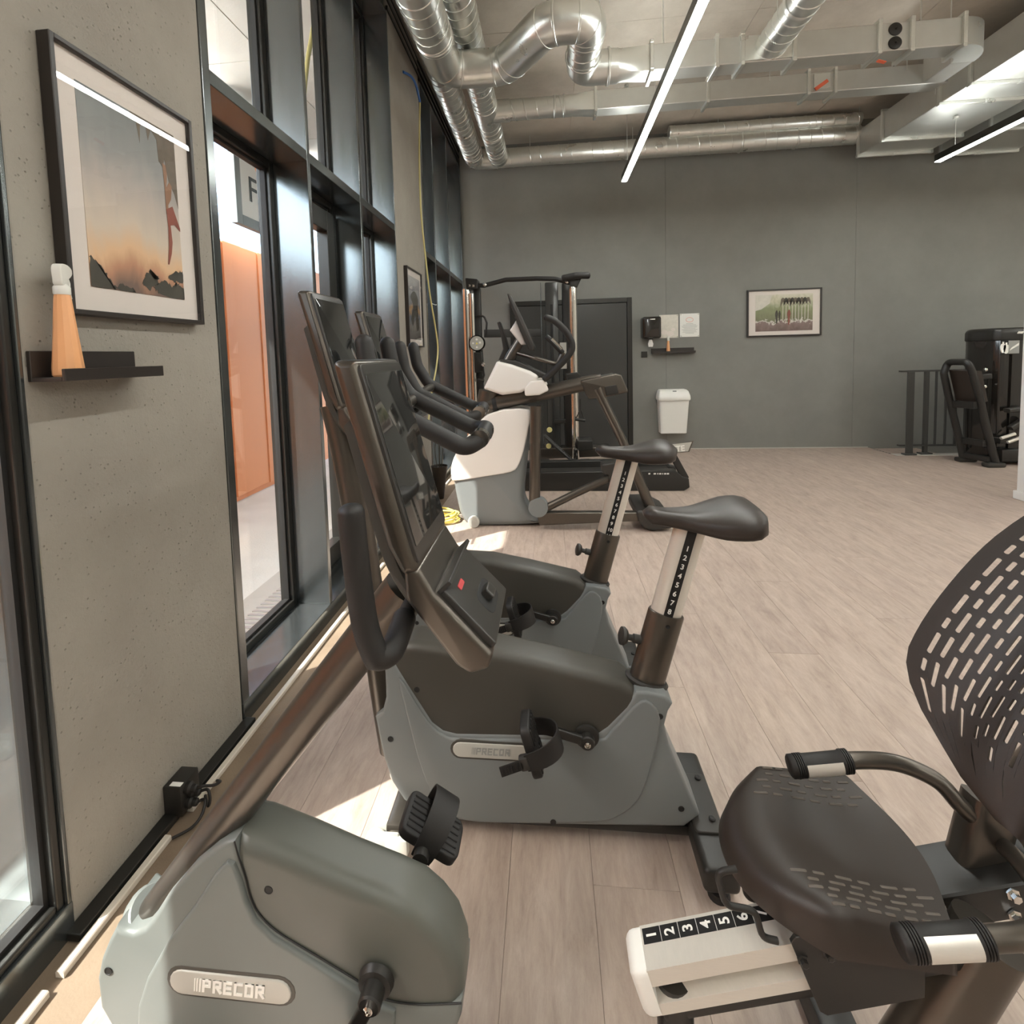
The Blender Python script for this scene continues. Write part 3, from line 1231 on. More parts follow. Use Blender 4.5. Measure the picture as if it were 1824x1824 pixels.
flat_duct(t3, og, 'Y', y1 + 0.10, y1 + 0.42, 3.39, 3.57, z0, z1)
for zz in (dz_ + 0.052, dz_ - 0.052):
    b = MB()
    b.lathe([(0.0, 0.012), (0.042, 0.012), (0.048, 0.008), (0.05, 0.0)], (2.78, y0, zz), (0, -1, 0), 28)
    b.lathe([(0.0, 0.018), (0.008, 0.017), (0.009, 0.0)], (2.78, y0 - 0.010, zz), (0, -1, 0), 12)
    b.build('black_disc', M['black'], t3, og, label='black round damper disc')
b = MB()
b.bar((2.70, y1 - 0.1, z0 - 0.03), (2.76, y1 - 0.1, z0 - 0.05), 0.03, 0.008)
b.build('damper_lever', M['lever'], t3, og, smooth=False, label='orange damper lever')
rods(t3, og, [(1.0, y0 + 0.02), (2.98, y0 + 0.02), (3.2, y0 + 0.02), (1.9, y0 + 0.02)], z1)
# round branch coming toward the viewer off the front of the flat duct
brx = 1.84
b = MB()
b.box((brx - 0.2, y0 - 0.012, z0 + 0.008), (brx + 0.18, y0 - 0.001, z1 - 0.008), 0.003)
sp_ = b.build('branch_saddle', M['zinc'], t3, og, smooth=False)
spiral_pipe(t3, og, (brx, y0 - 0.01, dz_ + 0.01), (brx + 0.02, 2.3, dz_ + 0.01), 0.118, 0.1)
b = MB()
ring(b, (brx, 3.98, dz_ + 0.01), (0, 1, 0), 0.12, 0.05)
b.build('coupling_ring', M['zinc'], t3, og)

# (f) slim upper pipe along the back wall
t = thing('spiral_duct', 'slimmer spiral pipe above the long pipe on the back wall, ending behind the strip light', 'duct', (2.9, 7.2, 4.36), 'round spiral ducts')
og = (2.9, 7.2, 4.36)
spiral_pipe(t, og, (1.70, 7.2, 4.36), (4.06, 7.2, 4.36), 0.082, 0.15)
b = MB()
b.cyl((1.66, 7.2, 4.36), (1.71, 7.2, 4.36), 0.086, 24, bev=0.01)
b.build('end_cap', M['zinc'], t, og)
couplings(t, og, [((2.95, 7.2, 4.36), (1, 0, 0)), ((3.5, 7.2, 4.36), (1, 0, 0))], 0.083)
rods(t, og, [(2.3, 7.2), (2.95, 7.2)], 4.42)

# (g) wide duct on the right, coming toward the viewer
wz0, wz1, wx0, wx1 = 3.90, 4.22, 4.05, 4.90
t = thing('flat_duct', 'wide low metal duct with bright flanges running along the upper right', 'duct', (4.45, 5.5, 4.0), 'flat sheet metal ducts')
og = (4.45, 5.5, 4.0)
YF = [7.18, 6.70, 5.80, 5.42, 4.4, 3.4]
for a, c in zip(YF, YF[1:]):
    flat_duct(t, og, 'Y', c + 0.001, a - 0.001, wx0, wx1, wz0, wz1)
for a in YF[:-1]:
    flange(t, og, 'Y', a, wx0, wx1, wz0, wz1, 0.03, 0.032)
    for xx in (wx0 - 0.016, wx0 + 0.42, wx1 + 0.01):
        clamp(t, og, (xx, a, wz0 - 0.016))
rods(t, og, [(wx0 - 0.03, 7.14), (wx0 - 0.03, 5.84)], wz0 + 0.1)
# its smaller neighbour further right
t = thing('flat_duct', 'darker flat duct beyond the wide one, above the right strip light', 'duct', (5.5, 6.2, 4.0), 'flat sheet metal ducts')
og = (5.5, 6.2, 4.0)
YF = [7.3, 6.55, 5.4, 4.2]
for a, c in zip(YF, YF[1:]):
    flat_duct(t, og, 'Y', c + 0.001, a - 0.001, 5.12, 6.0, 3.88, 4.16)
for a in YF[:-1]:
    flange(t, og, 'Y', a, 5.12, 6.0, 3.88, 4.16)
rods(t, og, [(5.1, 6.6), (5.1, 5.0)], 4.0)

# ================================================================== exercise bikes
def crop(x0, y0, s):
    return lambda pts: [(x0 + x / s, y0 + y / s) for x, y in pts]


C3 = crop(640, 960, 2.6057)
C5 = crop(160, 1380, 2.4649)


def badge_letters(h, depth):
    """four slashes and the word on the maker's badge, in squared sloping capitals"""
    w, t, gap = 0.66, 0.19, 0.15
    b = MB()
    lift = []

    def seg(ox, p, q, th=t):
        p, q = Vector((ox + p[0], p[1])), Vector((ox + q[0], q[1]))
        d = (q - p).normalized()
        n = Vector((-d.y, d.x)) * th / 2
        e = d * th / 2
        pts = [p - e - n, q + e - n, q + e + n, p - e + n]
        lift.append(0)
        dep = depth + 0.00003 * len(lift)
        b.loft([[(v.x * h + v.y * h * 0.13, v.y * h, z) for v in pts] for z in (0, dep)])
    hh = 0.5 - t / 2
    l, r = t / 2, w - t / 2
    L = {'P': [((l, -hh), (l, hh)), ((l, hh), (r, hh)), ((r, hh), (r, 0.0)), ((r, -0.02), (l, -0.02))],
         'R': [((l, -hh), (l, hh)), ((l, hh), (r, hh)), ((r, hh), (r, 0.02)), ((r, 0.0), (l, 0.0)), ((r * 0.6, -0.05), (r + 0.03, -hh))],
         'E': [((l, -hh), (l, hh)), ((l, hh), (r, hh)), ((l, 0), (r - 0.05, 0)), ((l, -hh), (r, -hh))],
         'C': [((l, -hh), (l, hh)), ((l, hh), (r, hh)), ((l, -hh), (r, -hh))],
         'O': [((l, -hh), (l, hh)), ((l, hh), (r, hh)), ((r, hh), (r, -hh)), ((l, -hh), (r, -hh))]}
    x = 0
    for k in range(3):
        th = 0.07 + 0.035 * k
        seg(x + th / 2, (0, -0.5 + th / 2), (0, 0.5 - th / 2), th)
        x += th + 0.10
    for ch in 'PRECOR':
        for p, q in L[ch]:
            seg(x, p, q)
        x += w + gap
    tot = (x - gap) * h
    bmesh.ops.translate(b.bm, vec=(-tot / 2, 0, 0), verts=b.bm.verts)
    me = bpy.data.meshes.new('t')
    b.bm.to_mesh(me)
    b.bm.free()
    return me


def badge(parent, og, c, length, h, y, letter_mat, lh):
    """pill-shaped plate on the -Y side, letters in relief"""
    def pill(L_, H_):
        r = H_ / 2
        pts = []
        for k in range(9):
            a = -math.pi / 2 + math.pi * k / 8
            pts.append((c[0] + L_ / 2 - r + r * math.cos(a), c[1] + r * math.sin(a)))
        for k in range(9):
            a = math.pi / 2 + math.pi * k / 8
            pts.append((c[0] - L_ / 2 + r + r * math.cos(a), c[1] + r * math.sin(a)))
        return pts
    b = MB()
    b.prism(pill(length + 0.016, h + 0.014), y - 0.001, y + 0.012, bev=0.002)
    b.build('badge_surround', M['dark_shell'], parent, og)
    b = MB()
    b.prism(pill(length, h), y - 0.004, y + 0.01, bev=0.0025)
    o = b.build('badge', M['badge'], parent, og, label='pale pill-shaped badge with raised lettering')
    b = MB()
    me = badge_letters(lh, 0.0012)
    add_mesh(b, me, frame_matrix((c[0], y - 0.0038, c[1]), (1, 0, 0), (0, 0, 1)))
    bpy.data.meshes.remove(me)
    b.build('badge_lettering', letter_mat, o, og, smooth=False)
    return o


def screw_hole(parent, og, p, r=0.0065):
    b = MB()
    b.lathe([(r + 0.0015, 0.0), (r + 0.0015, 0.0007), (r, 0.001), (r * 0.9, 0.0002), (0, 0.0002)], p, (0, -1, 0), 16)
    b.build('screw_hole', M['gasket'], parent, og)


def console(parent, og, T):
    """tilted touch-screen head with a control box below; T moves it from the recumbent bike's place"""
    T = Vector(T)
    yn, yf = 0.758, 0.985
    S = Matrix.Translation(T)

    def done(b, name, m, par, **k):
        b.xform(S)
        return b.build(name, m, par, og, **k)
    # slab that carries the screen
    prof = [(-0.340, 1.450), (-0.300, 1.447), (-0.224, 1.150), (-0.212, 1.110), (-0.238, 1.102), (-0.262, 1.150)]
    prof = fillet([Vector(p) for p in prof], [0.012, 0.008, 0.01, 0.01, 0.012, 0.02], 4, True)
    b = MB()
    b.prism(prof, yn, yf, bev=0.012)
    root = done(b, 'console', M['bronze'], parent)
    # dark face frame
    d = Vector((-0.224 + 0.300, 0, 1.150 - 1.447))
    ln = d.length
    d.normalize()
    n = Vector((-d.z, 0, d.x))
    if n.x < 0:
        n = -n
    F = frame_matrix(Vector((-0.300, (yn + yf) / 2, 1.447)), (0, 1, 0), -d)   # x across, y up the screen, z outwards
    if F.to_3x3().col[2].dot(n) < 0:
        F = frame_matrix(Vector((-0.300, (yn + yf) / 2, 1.447)), (0, -1, 0), -d)
    hw = (yf - yn) / 2

    def panel(name, x0, x1, y0, y1, z0, z1, m, par, r=0.004, bev=0.0015):
        b = MB()
        pts = fillet([Vector(v) for v in ((x0, y0), (x1, y0), (x1, y1), (x0, y1))], r, 4, True)
        b.prism([tuple(v) for v in pts], z0, z1, 'Z', bev=0, bev_b=bev)
        b.xform(F)
        return done(b, name, m, par, angle=30)
    panel('screen_bezel', -hw + 0.006, hw - 0.006, -ln - 0.03, -0.006, -0.002, 0.004, M['bezel'], root, 0.012)
    panel('screen', -hw + 0.016, hw - 0.012, -ln - 0.005, -0.022, 0.003, 0.0052, M['screen'], root, 0.004, 0.0005)
    # control box
    prof = [(-0.238, 1.122), (-0.212, 1.112), (-0.190, 1.074), (-0.098, 0.974), (-0.106, 0.952), (-0.136, 0.942), (-0.158, 0.956), (-0.236, 1.062)]
    prof = fillet([Vector(p) for p in prof], [0.01, 0.008, 0.01, 0.010, 0.010, 0.014, 0.02, 0.02], 4, True)
    b = MB()
    b.prism(prof, yn + 0.004, yf - 0.004, bev=0.009)
    done(b, 'control_box', M['bronze'], root)
    d2 = Vector((-0.098 + 0.190, 0, 0.974 - 1.070)).normalized()
    F2 = frame_matrix(Vector((-0.190, (yn + yf) / 2, 1.070)), (0, 1, 0), -d2)
    if F2.to_3x3().col[2].x < 0:
        F2 = frame_matrix(Vector((-0.190, (yn + yf) / 2, 1.070)), (0, -1, 0), -d2)

    def panel2(name, x0, x1, y0, y1, z0, z1, m, par, r=0.004, bev=0.0015, **k):
        b = MB()
        pts = fillet([Vector(v) for v in ((x0, y0), (x1, y0), (x1, y1), (x0, y1))], r, 4, True)
        b.prism([tuple(v) for v in pts], z0, z1, 'Z', bev=0, bev_b=bev)
        b.xform(F2)
        return done(b, name, m, par, angle=30, **k)
    panel2('control_panel', -hw + 0.02, hw - 0.014, -0.128, -0.004, -0.002, 0.012, M['bezel'], root, 0.006, 0.003)
    sg_ = 1 if F2.to_3x3().col[0].y > 0 else -1
    panel2('red_button', -0.05, -0.018, -0.036, -0.026, 0.011, 0.0135, M['red'], root, 0.003, 0.0008, label='red stop button')
    panel2('phone_ledge', -hw + 0.018, hw - 0.02, -0.008, -0.001, 0.0, 0.030, M['bezel'], root, 0.002)
    panel2('dial_recess', -0.03, 0.06, -0.112, -0.066, 0.011, 0.0128, M['gasket'], root, 0.02)
    panel2('paddle_switch', -0.004, 0.032, -0.096, -0.074, 0.012, 0.026, M['bezel'], root, 0.006, 0.004)
    # moulded back shell
    prof = [(-0.318, 1.38), (-0.272, 1.20), (-0.250, 1.125), (-0.232, 1.10), (-0.200, 1.05), (-0.205, 1.02), (-0.240, 1.03), (-0.282, 1.10), (-0.305, 1.20), (-0.330, 1.33)]
    b = MB()
    b.prism(catmull(prof, 4), yn + 0.03, yf - 0.03, bev=0.028)
    done(b, 'back_shell', M['dark_shell'], root)
    return root


def pedal(name, parent, og, Mx, side=1):
    """foot plate with ridges, a strap arched over it and the ratchet tail"""
    Mx = Mx @ Matrix.Scale(1.3, 4)
    b = MB()
    pts = fillet([Vector(v) for v in ((-0.052, -0.040), (0.058, -0.036), (0.058, 0.036), (-0.052, 0.040))], 0.018, 5, True)
    b.prism([tuple(v) for v in pts], -0.011, 0.009, 'Z', bev=0.004)
    b.xform(Mx)
    o = b.build(name, M['rubber'], parent, og)
    b = MB()
    for k in range(6):
        y = -0.028 + 0.0112 * k
        for x0, x1 in ((-0.044, -0.012), (0.016, 0.050)):
            b.box((x0, y - 0.003, 0.008), (x1, y + 0.003, 0.0115), 0.001, seg=1)
    b.xform(Mx)
    b.build('tread', M['rubber'], o, og, smooth=False, kind='stuff')
    b = MB()
    path = [(-0.0, math.cos(a) * 0.047, -0.004 + max(0, math.sin(a)) * 0.062) for a in [math.pi * k / 14 for k in range(15)]]
    path = [(0, 0.047, -0.012)] + path + [(0, -0.047, -0.012)]
    A, B2 = [], []
    for i, p in enumerate(path):
        wd_ = 0.017 + 0.006 * math.sin(math.pi * i / (len(path) - 1))
        A.append((p, wd_))
    lo = []
    for p, w_ in A:
        q = Vector(p)
        c = Vector((0, 0, -0.004))
        rdir = (q - c)
        rdir = rdir.normalized() if rdir.length > 1e-6 else Vector((0, 1, 0))
        lo.append([q + Vector((-w_, 0, 0)), q + Vector((w_, 0, 0)), q + Vector((w_, 0, 0)) + rdir * 0.0028, q + Vector((-w_, 0, 0)) + rdir * 0.0028])
    b.loft(lo)
    b.xform(Mx)
    b.build('strap', M['rubber'], o, og)
    b = MB()
    b.bar((0, 0.048 * side, -0.008), (0.0, 0.058 * side, -0.065), 0.02, 0.003, up=(0, 1, 0))
    for k in range(8):
        z = -0.02 - 0.0055 * k
        b.box((-0.007, 0.0505 * side + (0.0005 * k) - 0.001, z - 0.0013), (0.007, 0.0505 * side + 0.0008 * k + 0.0035, z + 0.0013))
    b.xform(Mx)
    b.build('strap_tail', M['rubber'], o, og, smooth=False)
    b = MB()
    b.box((-0.014, 0.042 * side - 0.006, -0.026), (0.014, 0.042 * side + 0.012, -0.006), 0.005)
    b.xform(Mx)
    b.build('buckle', M['black_soft'], o, og)
    return o


def crank(parent, og, a, p, y, name='crank_arm'):
    b = MB()
    a3, p3 = Vector((a[0], y, a[1])), Vector((p[0], y, p[1]))
    b.bar(a3, p3, 0.013, 0.026, up=(p3 - a3).cross(Vector((0, 1, 0))), bev=0.004)
    s = -1 if y < og[1] else 1
    for q, r in ((a3, 0.021), (p3, 0.017)):
        b.lathe([(r, -0.010), (r, 0.008), (r * 0.85, 0.011), (0, 0.011)], q, (0, s, 0), 20)
    o = b.build(name, M['black'], parent, og)
    b = MB()
    b.lathe([(0.009, 0.010), (0.009, 0.016), (0.006, 0.018), (0.005, 0.013), (0, 0.013)], a3, (0, s, 0), 14)
    b.build('axle_bolt', M['chrome'], o, og)
    return o


# ------------------------------------------------------------------ upright bike
CY1 = 1.465


def make_upright():
    og = (-0.05, CY1, 0)
    t = thing('upright_exercise_bike', 'nearer upright exercise bike with its saddle post showing 1 to 8', 'exercise bike', og, 'upright exercise bikes')
    yn, yf = 1.40, 1.53
    P3 = lambda pts, Y=yn: UXZ(C3(pts), Y)
    boundary = [(1285, 712), (1240, 782), (1150, 872), (1090, 912), (700, 908), (450, 903), (390, 888), (340, 850), (230, 680), (152, 555)]
    outer = [(112, 555), (118, 640), (122, 740), (105, 805), (72, 830), (85, 900), (110, 1010), (150, 1130), (205, 1215), (300, 1285), (550, 1322), (900, 1330), (1510, 1340), (1583, 1285), (1570, 1255), (1500, 1100), (1440, 960), (1418, 870), (1435, 805), (1456, 770), (1425, 732), (1340, 712)]
    b = MB()
    b.prism(P3(outer + boundary), yn, yf, bev=0.010)
    shell = b.build('body_shell', M['grey_shell'], t, og, angle=40)
    b = MB()
    inner = [(185, 640), (290, 800), (345, 868), (395, 905), (455, 922), (700, 926), (1090, 930), (1170, 884), (1262, 785), (1330, 745), (1395, 830), (1352, 1060), (1290, 1210), (1190, 1286), (1100, 1305), (900, 1312), (500, 1300), (360, 1210), (290, 1060), (245, 900)]
    b.prism(catmull(P3(inner), 3), yn - 0.007, yn + 0.03, bev=0.006, bev_b=0)
    b.build('side_panel', M['grey_shell'], shell, og, angle=40)
    b = MB()
    b.prism(catmull(P3(inner), 3), yf - 0.03, yf + 0.007, bev=0.0, bev_b=0.006)
    b.build('side_panel', M['grey_shell'], shell, og, angle=40)
    b = MB()
    top = [(1318, 745), (1225, 672), (900, 590), (640, 532), (400, 512), (250, 490), (190, 500), (150, 540)]
    low = [(128, 590), (190, 722), (298, 885), (372, 950), (450, 968), (700, 972), (1105, 976), (1195, 920), (1290, 825)]
    b.prism(P3(top + low), yn + 0.003, yf - 0.003, bev=0.028, seg=5)
    b.build('top_cover', M['dark_shell'], t, og, angle=50)
    for p in ((266, 703), (145, 928), (1396, 823), (1494, 1251), (900, 1303)):
        q = P3([p])[0]
        screw_hole(t, og, (q[0], yn - (0.008 if p[0] in (900,) else 0.001) + (0.004 if p[0] == 266 else 0), q[1]), 0.007)
    c0, c1 = P3([(437, 974)])[0], P3([(790, 974)])[0]
    badge(t, og, ((c0[0] + c1[0]) / 2, (c0[1] + c1[1]) / 2), c1[0] - c0[0], 0.045, yn - 0.007, M['grey_print'], 0.021)
    # bottom rail and stabilisers
    b = MB()
    b.box((-0.44, CY1 - 0.05, 0.045), (0.44, CY1 + 0.05, 0.075), 0.006)
    b.build('base_rail', M['black'], t, og)
    b = MB()
    pts = fillet([Vector(v) for v in ((0.372, 0.036), (0.466, 0.036), (0.466, 0.104), (0.372, 0.104))], 0.018, 4, True)
    b.prism([tuple(v) for v in pts], CY1 - 0.20, CY1 + 0.20, bev=0.012)
    rear = b.build('rear_stabiliser', M['black'], t, og)
    for yy in (CY1 - 0.165, CY1 + 0.165):
        b = MB()
        b.lathe([(0.014, 0.04), (0.014, 0.022), (0.026, 0.018), (0.029, 0.0), (0.0, 0.0)], (0.42, yy, 0), (0, 0, 1), 20)
        b.build('levelling_foot', M['rubber'], rear, og)
    b = MB()
    b.prism(fillet([Vector(v) for v in ((0.38, CY1 - 0.10), (0.458, CY1 - 0.10), (0.458, CY1 + 0.10), (0.38, CY1 + 0.10))], 0.015, 3, True), 0.100, 0.112, 'Z', bev=0.003)
    b.build('bracket_plate', M['black_soft'], rear, og)
    for xx, yy in ((0.435, CY1 - 0.06), (0.435, CY1 + 0.08)):
        b = MB()
        b.lathe([(0.009, 0), (0.009, 0.005), (0.006, 0.007), (0, 0.006)], (xx, yy, 0.112), (0, 0, 1), 12)
        b.build('bolt', M['gasket'], rear, og)
    b = MB()
    b.box((-0.505, CY1 - 0.125, 0.04), (-0.445, CY1 + 0.145, 0.092), 0.012)
    front = b.build('front_stabiliser', M['bronze'], t, og)
    for s in (-1, 1):
        b = MB()
        b.box((-0.50, CY1 + s * 0.140 - 0.016, 0.02), (-0.43, CY1 + s * 0.140 + 0.016, 0.075), 0.012)
        b.build('end_cap', M['badge'], front, og)
        b = MB()
        yy = CY1 + s * 0.120
        b.lathe([(0.030, -0.012), (0.033, -0.008), (0.033, 0.008), (0.030, 0.012)], (-0.535, yy, 0.036), (0, 1, 0), 24)
        b.lathe([(0.012, -0.015), (0.012, 0.015)], (-0.535, yy, 0.036), (0, 1, 0), 12)
        b.build('transport_wheel', M['badge'], front, og)
        b = MB()
        b.box((-0.545, yy - 0.022, 0.036), (-0.46, yy - 0.016, 0.085), 0.006)
        b.box((-0.545, yy + 0.016, 0.036), (-0.46, yy + 0.022, 0.085), 0.006)
        b.build('wheel_bracket', M['badge'], front, og)
    # neck and console
    b = MB()
    path = [tuple(U(x, y, Y=CY1)) for x, y in ((700, 1330), (684, 1230), (650, 1000), (618, 815), (596, 720))]
    b.tube(catmull(path, 5, False), 0.042, 24)
    b.build('neck_tube', M['bronze'], t, og, angle=60)
    console(t, og, (-0.372, 0.625, 0.20))
    # handlebar loop
    yA, yB = CY1 - 0.075, CY1 + 0.135
    b = MB()
    raw = [(-0.520, yA, 1.495), (-0.505, yA, 1.40), (-0.455, yA, 1.305), (-0.240, yA, 1.190), (-0.200, yA + 0.03, 1.210), (-0.200, yB - 0.03, 1.222), (-0.240, yB, 1.215), (-0.455, yB, 1.325), (-0.505, yB, 1.41), (-0.520, yB, 1.495)]
    path = fillet(raw, [0, 0.1, 0.09, 0.05, 0.04, 0.04, 0.05, 0.09, 0.1, 0], 7)
    b.tube(path, 0.025, 18, round_end=1.0, flat=1.0)
    hb = b.build('handlebar', M['rubber'], t, og, angle=70)
    for s, yy in ((1, CY1 - 0.05), (1, CY1 + 0.06)):
        b = MB()
        b.cyl((-0.2005, yy - 0.016, 1.214), (-0.2005, yy + 0.016, 1.217), 0.0265, 20)
        b.build('pulse_sensor', M['chrome'], hb, og)
    b = MB()
    b.bar((-0.60, CY1, 1.22), (-0.42, CY1, 1.27), 0.05, 0.03, bev=0.008)
    b.tube([(-0.44, yA, 1.30), (-0.44, yB, 1.315)], 0.018, 12)
    b.build('handlebar_stem', M['bronze'], t, og)
    # saddle post: sleeve, sliding post with numbers, knob
    ax0, ax1 = U(1150, 1216, Y=CY1), U(1187, 1090, Y=CY1)
    top = U(1232, 930, Y=CY1)
    d = (top - ax0).normalized()
    px_ = Vector((d.z, 0, -d.x))
    b = MB()
    b.tube([ax0 - d * 0.06, ax1 - d * 0.004, ax1], [0.052, 0.052, 0.050], 32, flat=0.62, up=(1, 0, 0))
    sl = b.build('post_sleeve', M['bronze'], t, og, angle=40)
    b = MB()
    b.tube([ax0 + d * 0.0, ax0 + d * 0.012, ax0 + d * 0.018], [0.062, 0.064, 0.058], 32, flat=0.66, up=(1, 0, 0))
    b.build('sleeve_collar', M['black_soft'], t, og, angle=40)
    k0 = (ax0 + ax1) / 2 + d * 0.01 - px_ * 0.05
    b = MB()
    kd = (-px_ + Vector((0, -0.12, 0.0))).normalized()
    b.lathe([(0.013, -0.005), (0.013, 0.02), (0.009, 0.024), (0.009, 0.036), (0.02, 0.042), (0.026, 0.05), (0.025, 0.058), (0.016, 0.062), (0, 0.062)], k0, kd, 22)
    b.build('adjust_knob', M['black_soft'], sl, og)
    b = MB()
    b.lathe([(0.006, 0), (0.006, 0.0015), (0.003, 0.0005), (0, 0.0005)], ax1 - d * 0.028 + Vector((0.004, -0.0325, 0)), (0, -1, 0), 12)
    b.build('set_screw', M['gasket'], sl, og)
    b = MB()
    b.tube([ax0 + d * 0.02, top + d * 0.010], 0.0445, 32, flat=0.60, up=(1, 0, 0))
    post = b.build('saddle_post', M['silver'], t, og, angle=50, label='silver sliding saddle post')
    yq = CY1 - 0.0445 * 0.60
    b = MB()
    lo, hi = ax0 + d * 0.05, top - d * 0.012
    for v in (lo, hi):
        v.y = yq - 0.0002
    b.bar(lo, hi, 0.026, 0.0016, up=(0, 1, 0))
    b.build('number_tape', M['strip_black'], post, og, smooth=False)
    b = MB()
    n1 = ax0 + d * (U(1222, 972, Y=CY1) - ax0).dot(d)
    n8 = ax0 + d * (U(1190, 1082, Y=CY1) - ax0).dot(d)
    step = (n8 - n1) / 7
    for k in range(12):
        p = n1 + step * k
        p.y = yq - 0.0009
        add_mesh(b, text_mesh(str(k + 1), 0.021, 0.0006), frame_matrix(p, px_, d))
    b.build('number_print', M['white_print'], post, og, smooth=False, kind='stuff')
    b = MB()
    for k in range(4):
        p = ax1 + d * (0.028 * k + 0.014) - px_ * 0.0545
        b.lathe([(0.0045, 0), (0.0045, 0.0025), (0, 0.0025)], p + px_ * 0.012, -px_, 10)
    b.build('index_holes', M['gasket'], post, og, kind='stuff')
    # saddle
    b = MB()
    loops = []
    N = 17
    x0, x1 = 0.262, 0.580
    for i in range(N):
        s = i / (N - 1)
        x = x0 + (x1 - x0) * s
        q_ = max(0.0, min(1.0, (s - 0.12) / 0.72))
        w_ = 0.036 + 0.096 * q_ * q_ * (3 - 2 * q_)
        zt = 1.006 - 0.012 * math.sin(math.pi * min(1, s / 0.75)) + 0.020 * max(0, s - 0.45) / 0.55
        zb = 0.957 - 0.012 * math.sin(math.pi * min(1, s / 0.9))
        e = 1.0
        if s < 0.08:
            e = math.sqrt(max(0.05, 1 - ((0.08 - s) / 0.08) ** 2))
        if s > 0.84:
            e = math.sqrt(max(0.02, 1 - ((s - 0.84) / 0.16) ** 2))
        zc = (zt + zb) / 2
        lp = []
        for k in range(26):
            a = 2 * math.pi * k / 26
            ca, sa = math.cos(a), math.sin(a)
            yy = w_ * math.copysign(abs(ca) ** 0.75, ca) * (0.35 + 0.65 * e)
            dip = -0.008 * math.exp(-(yy / 0.018) ** 2) * (1 if s > 0.2 else s * 5) if sa > 0 else 0
            drop = -0.014 * (yy / 0.12) ** 2 * 0.6
            zz = zc + (zt - zc) * math.copysign(abs(sa) ** 0.7, sa) * e + dip + drop
            if sa < 0:
                zz = zc + (zc - zb) * -abs(sa) ** 0.7 * e + drop - 0.012 * min(1, (yy / 0.1) ** 2)
            lp.append((x, CY1 + yy, zz))
        loops.append(lp)
    b.loft(loops)
    b.build('saddle', M['vinyl'], post, og, angle=80)
    # cranks and pedals
    a = tuple(U(1046, 1321, Y=1.375).xz)
    p = tuple(U(950, 1298, Y=1.36).xz)
    b = MB()
    b.cyl((a[0], 1.365, a[1]), (a[0], 1.565, a[1]), 0.017, 20)
    b.lathe([(0.036, 0), (0.034, 0.006), (0.022, 0.010)], (a[0], 1.396, a[1]), (0, -1, 0), 24)
    b.build('axle', M['black'], t, og)
    crank(t, og, a, p, 1.375)
    far = (2 * a[0] - p[0], 2 * a[1] - p[1])
    crank(t, og, a, far, 1.555)
    for q, y_, s in ((p, 1.305, -1), (far, 1.625, 1)):
        cx_ = Vector((q[0], y_, q[1]))
        b = MB()
        b.cyl((q[0], y_ - s * 0.07 * 1, q[1]), (q[0], y_, q[1]), 0.007, 10)
        b.build('pedal_axle', M['chrome'], t, og)
        fd = Vector((-0.26, 0, 0.965)) if s < 0 else Vector((0.8, 0, -0.6))
        up = Vector((0.965, 0, 0.26)) if s < 0 else Vector((0.6, 0, 0.8))
        y_ax = up.cross(fd)
        Mx = Matrix.Translation(cx_) @ Matrix((fd, y_ax, up)).transposed().to_4x4()
        pedal('pedal', t, og, Mx, 1 if y_ax.y * s > 0 else -1)
    return t


bike1 = make_upright()
bike2 = copy_tree(bike1)
bike2['label'] = 'farther upright exercise bike with its saddle post raised to show 1 to 10'
bike2.location = Vector(bike1.location) + Vector((-0.092, 0.655, 0))
dpost = (U(1232, 930, Y=CY1) - U(1150, 1216, Y=CY1)).normalized()
for ch in bike2.children:
    if ch.name.startswith('saddle_post'):
        ch.location = dpost * 0.062

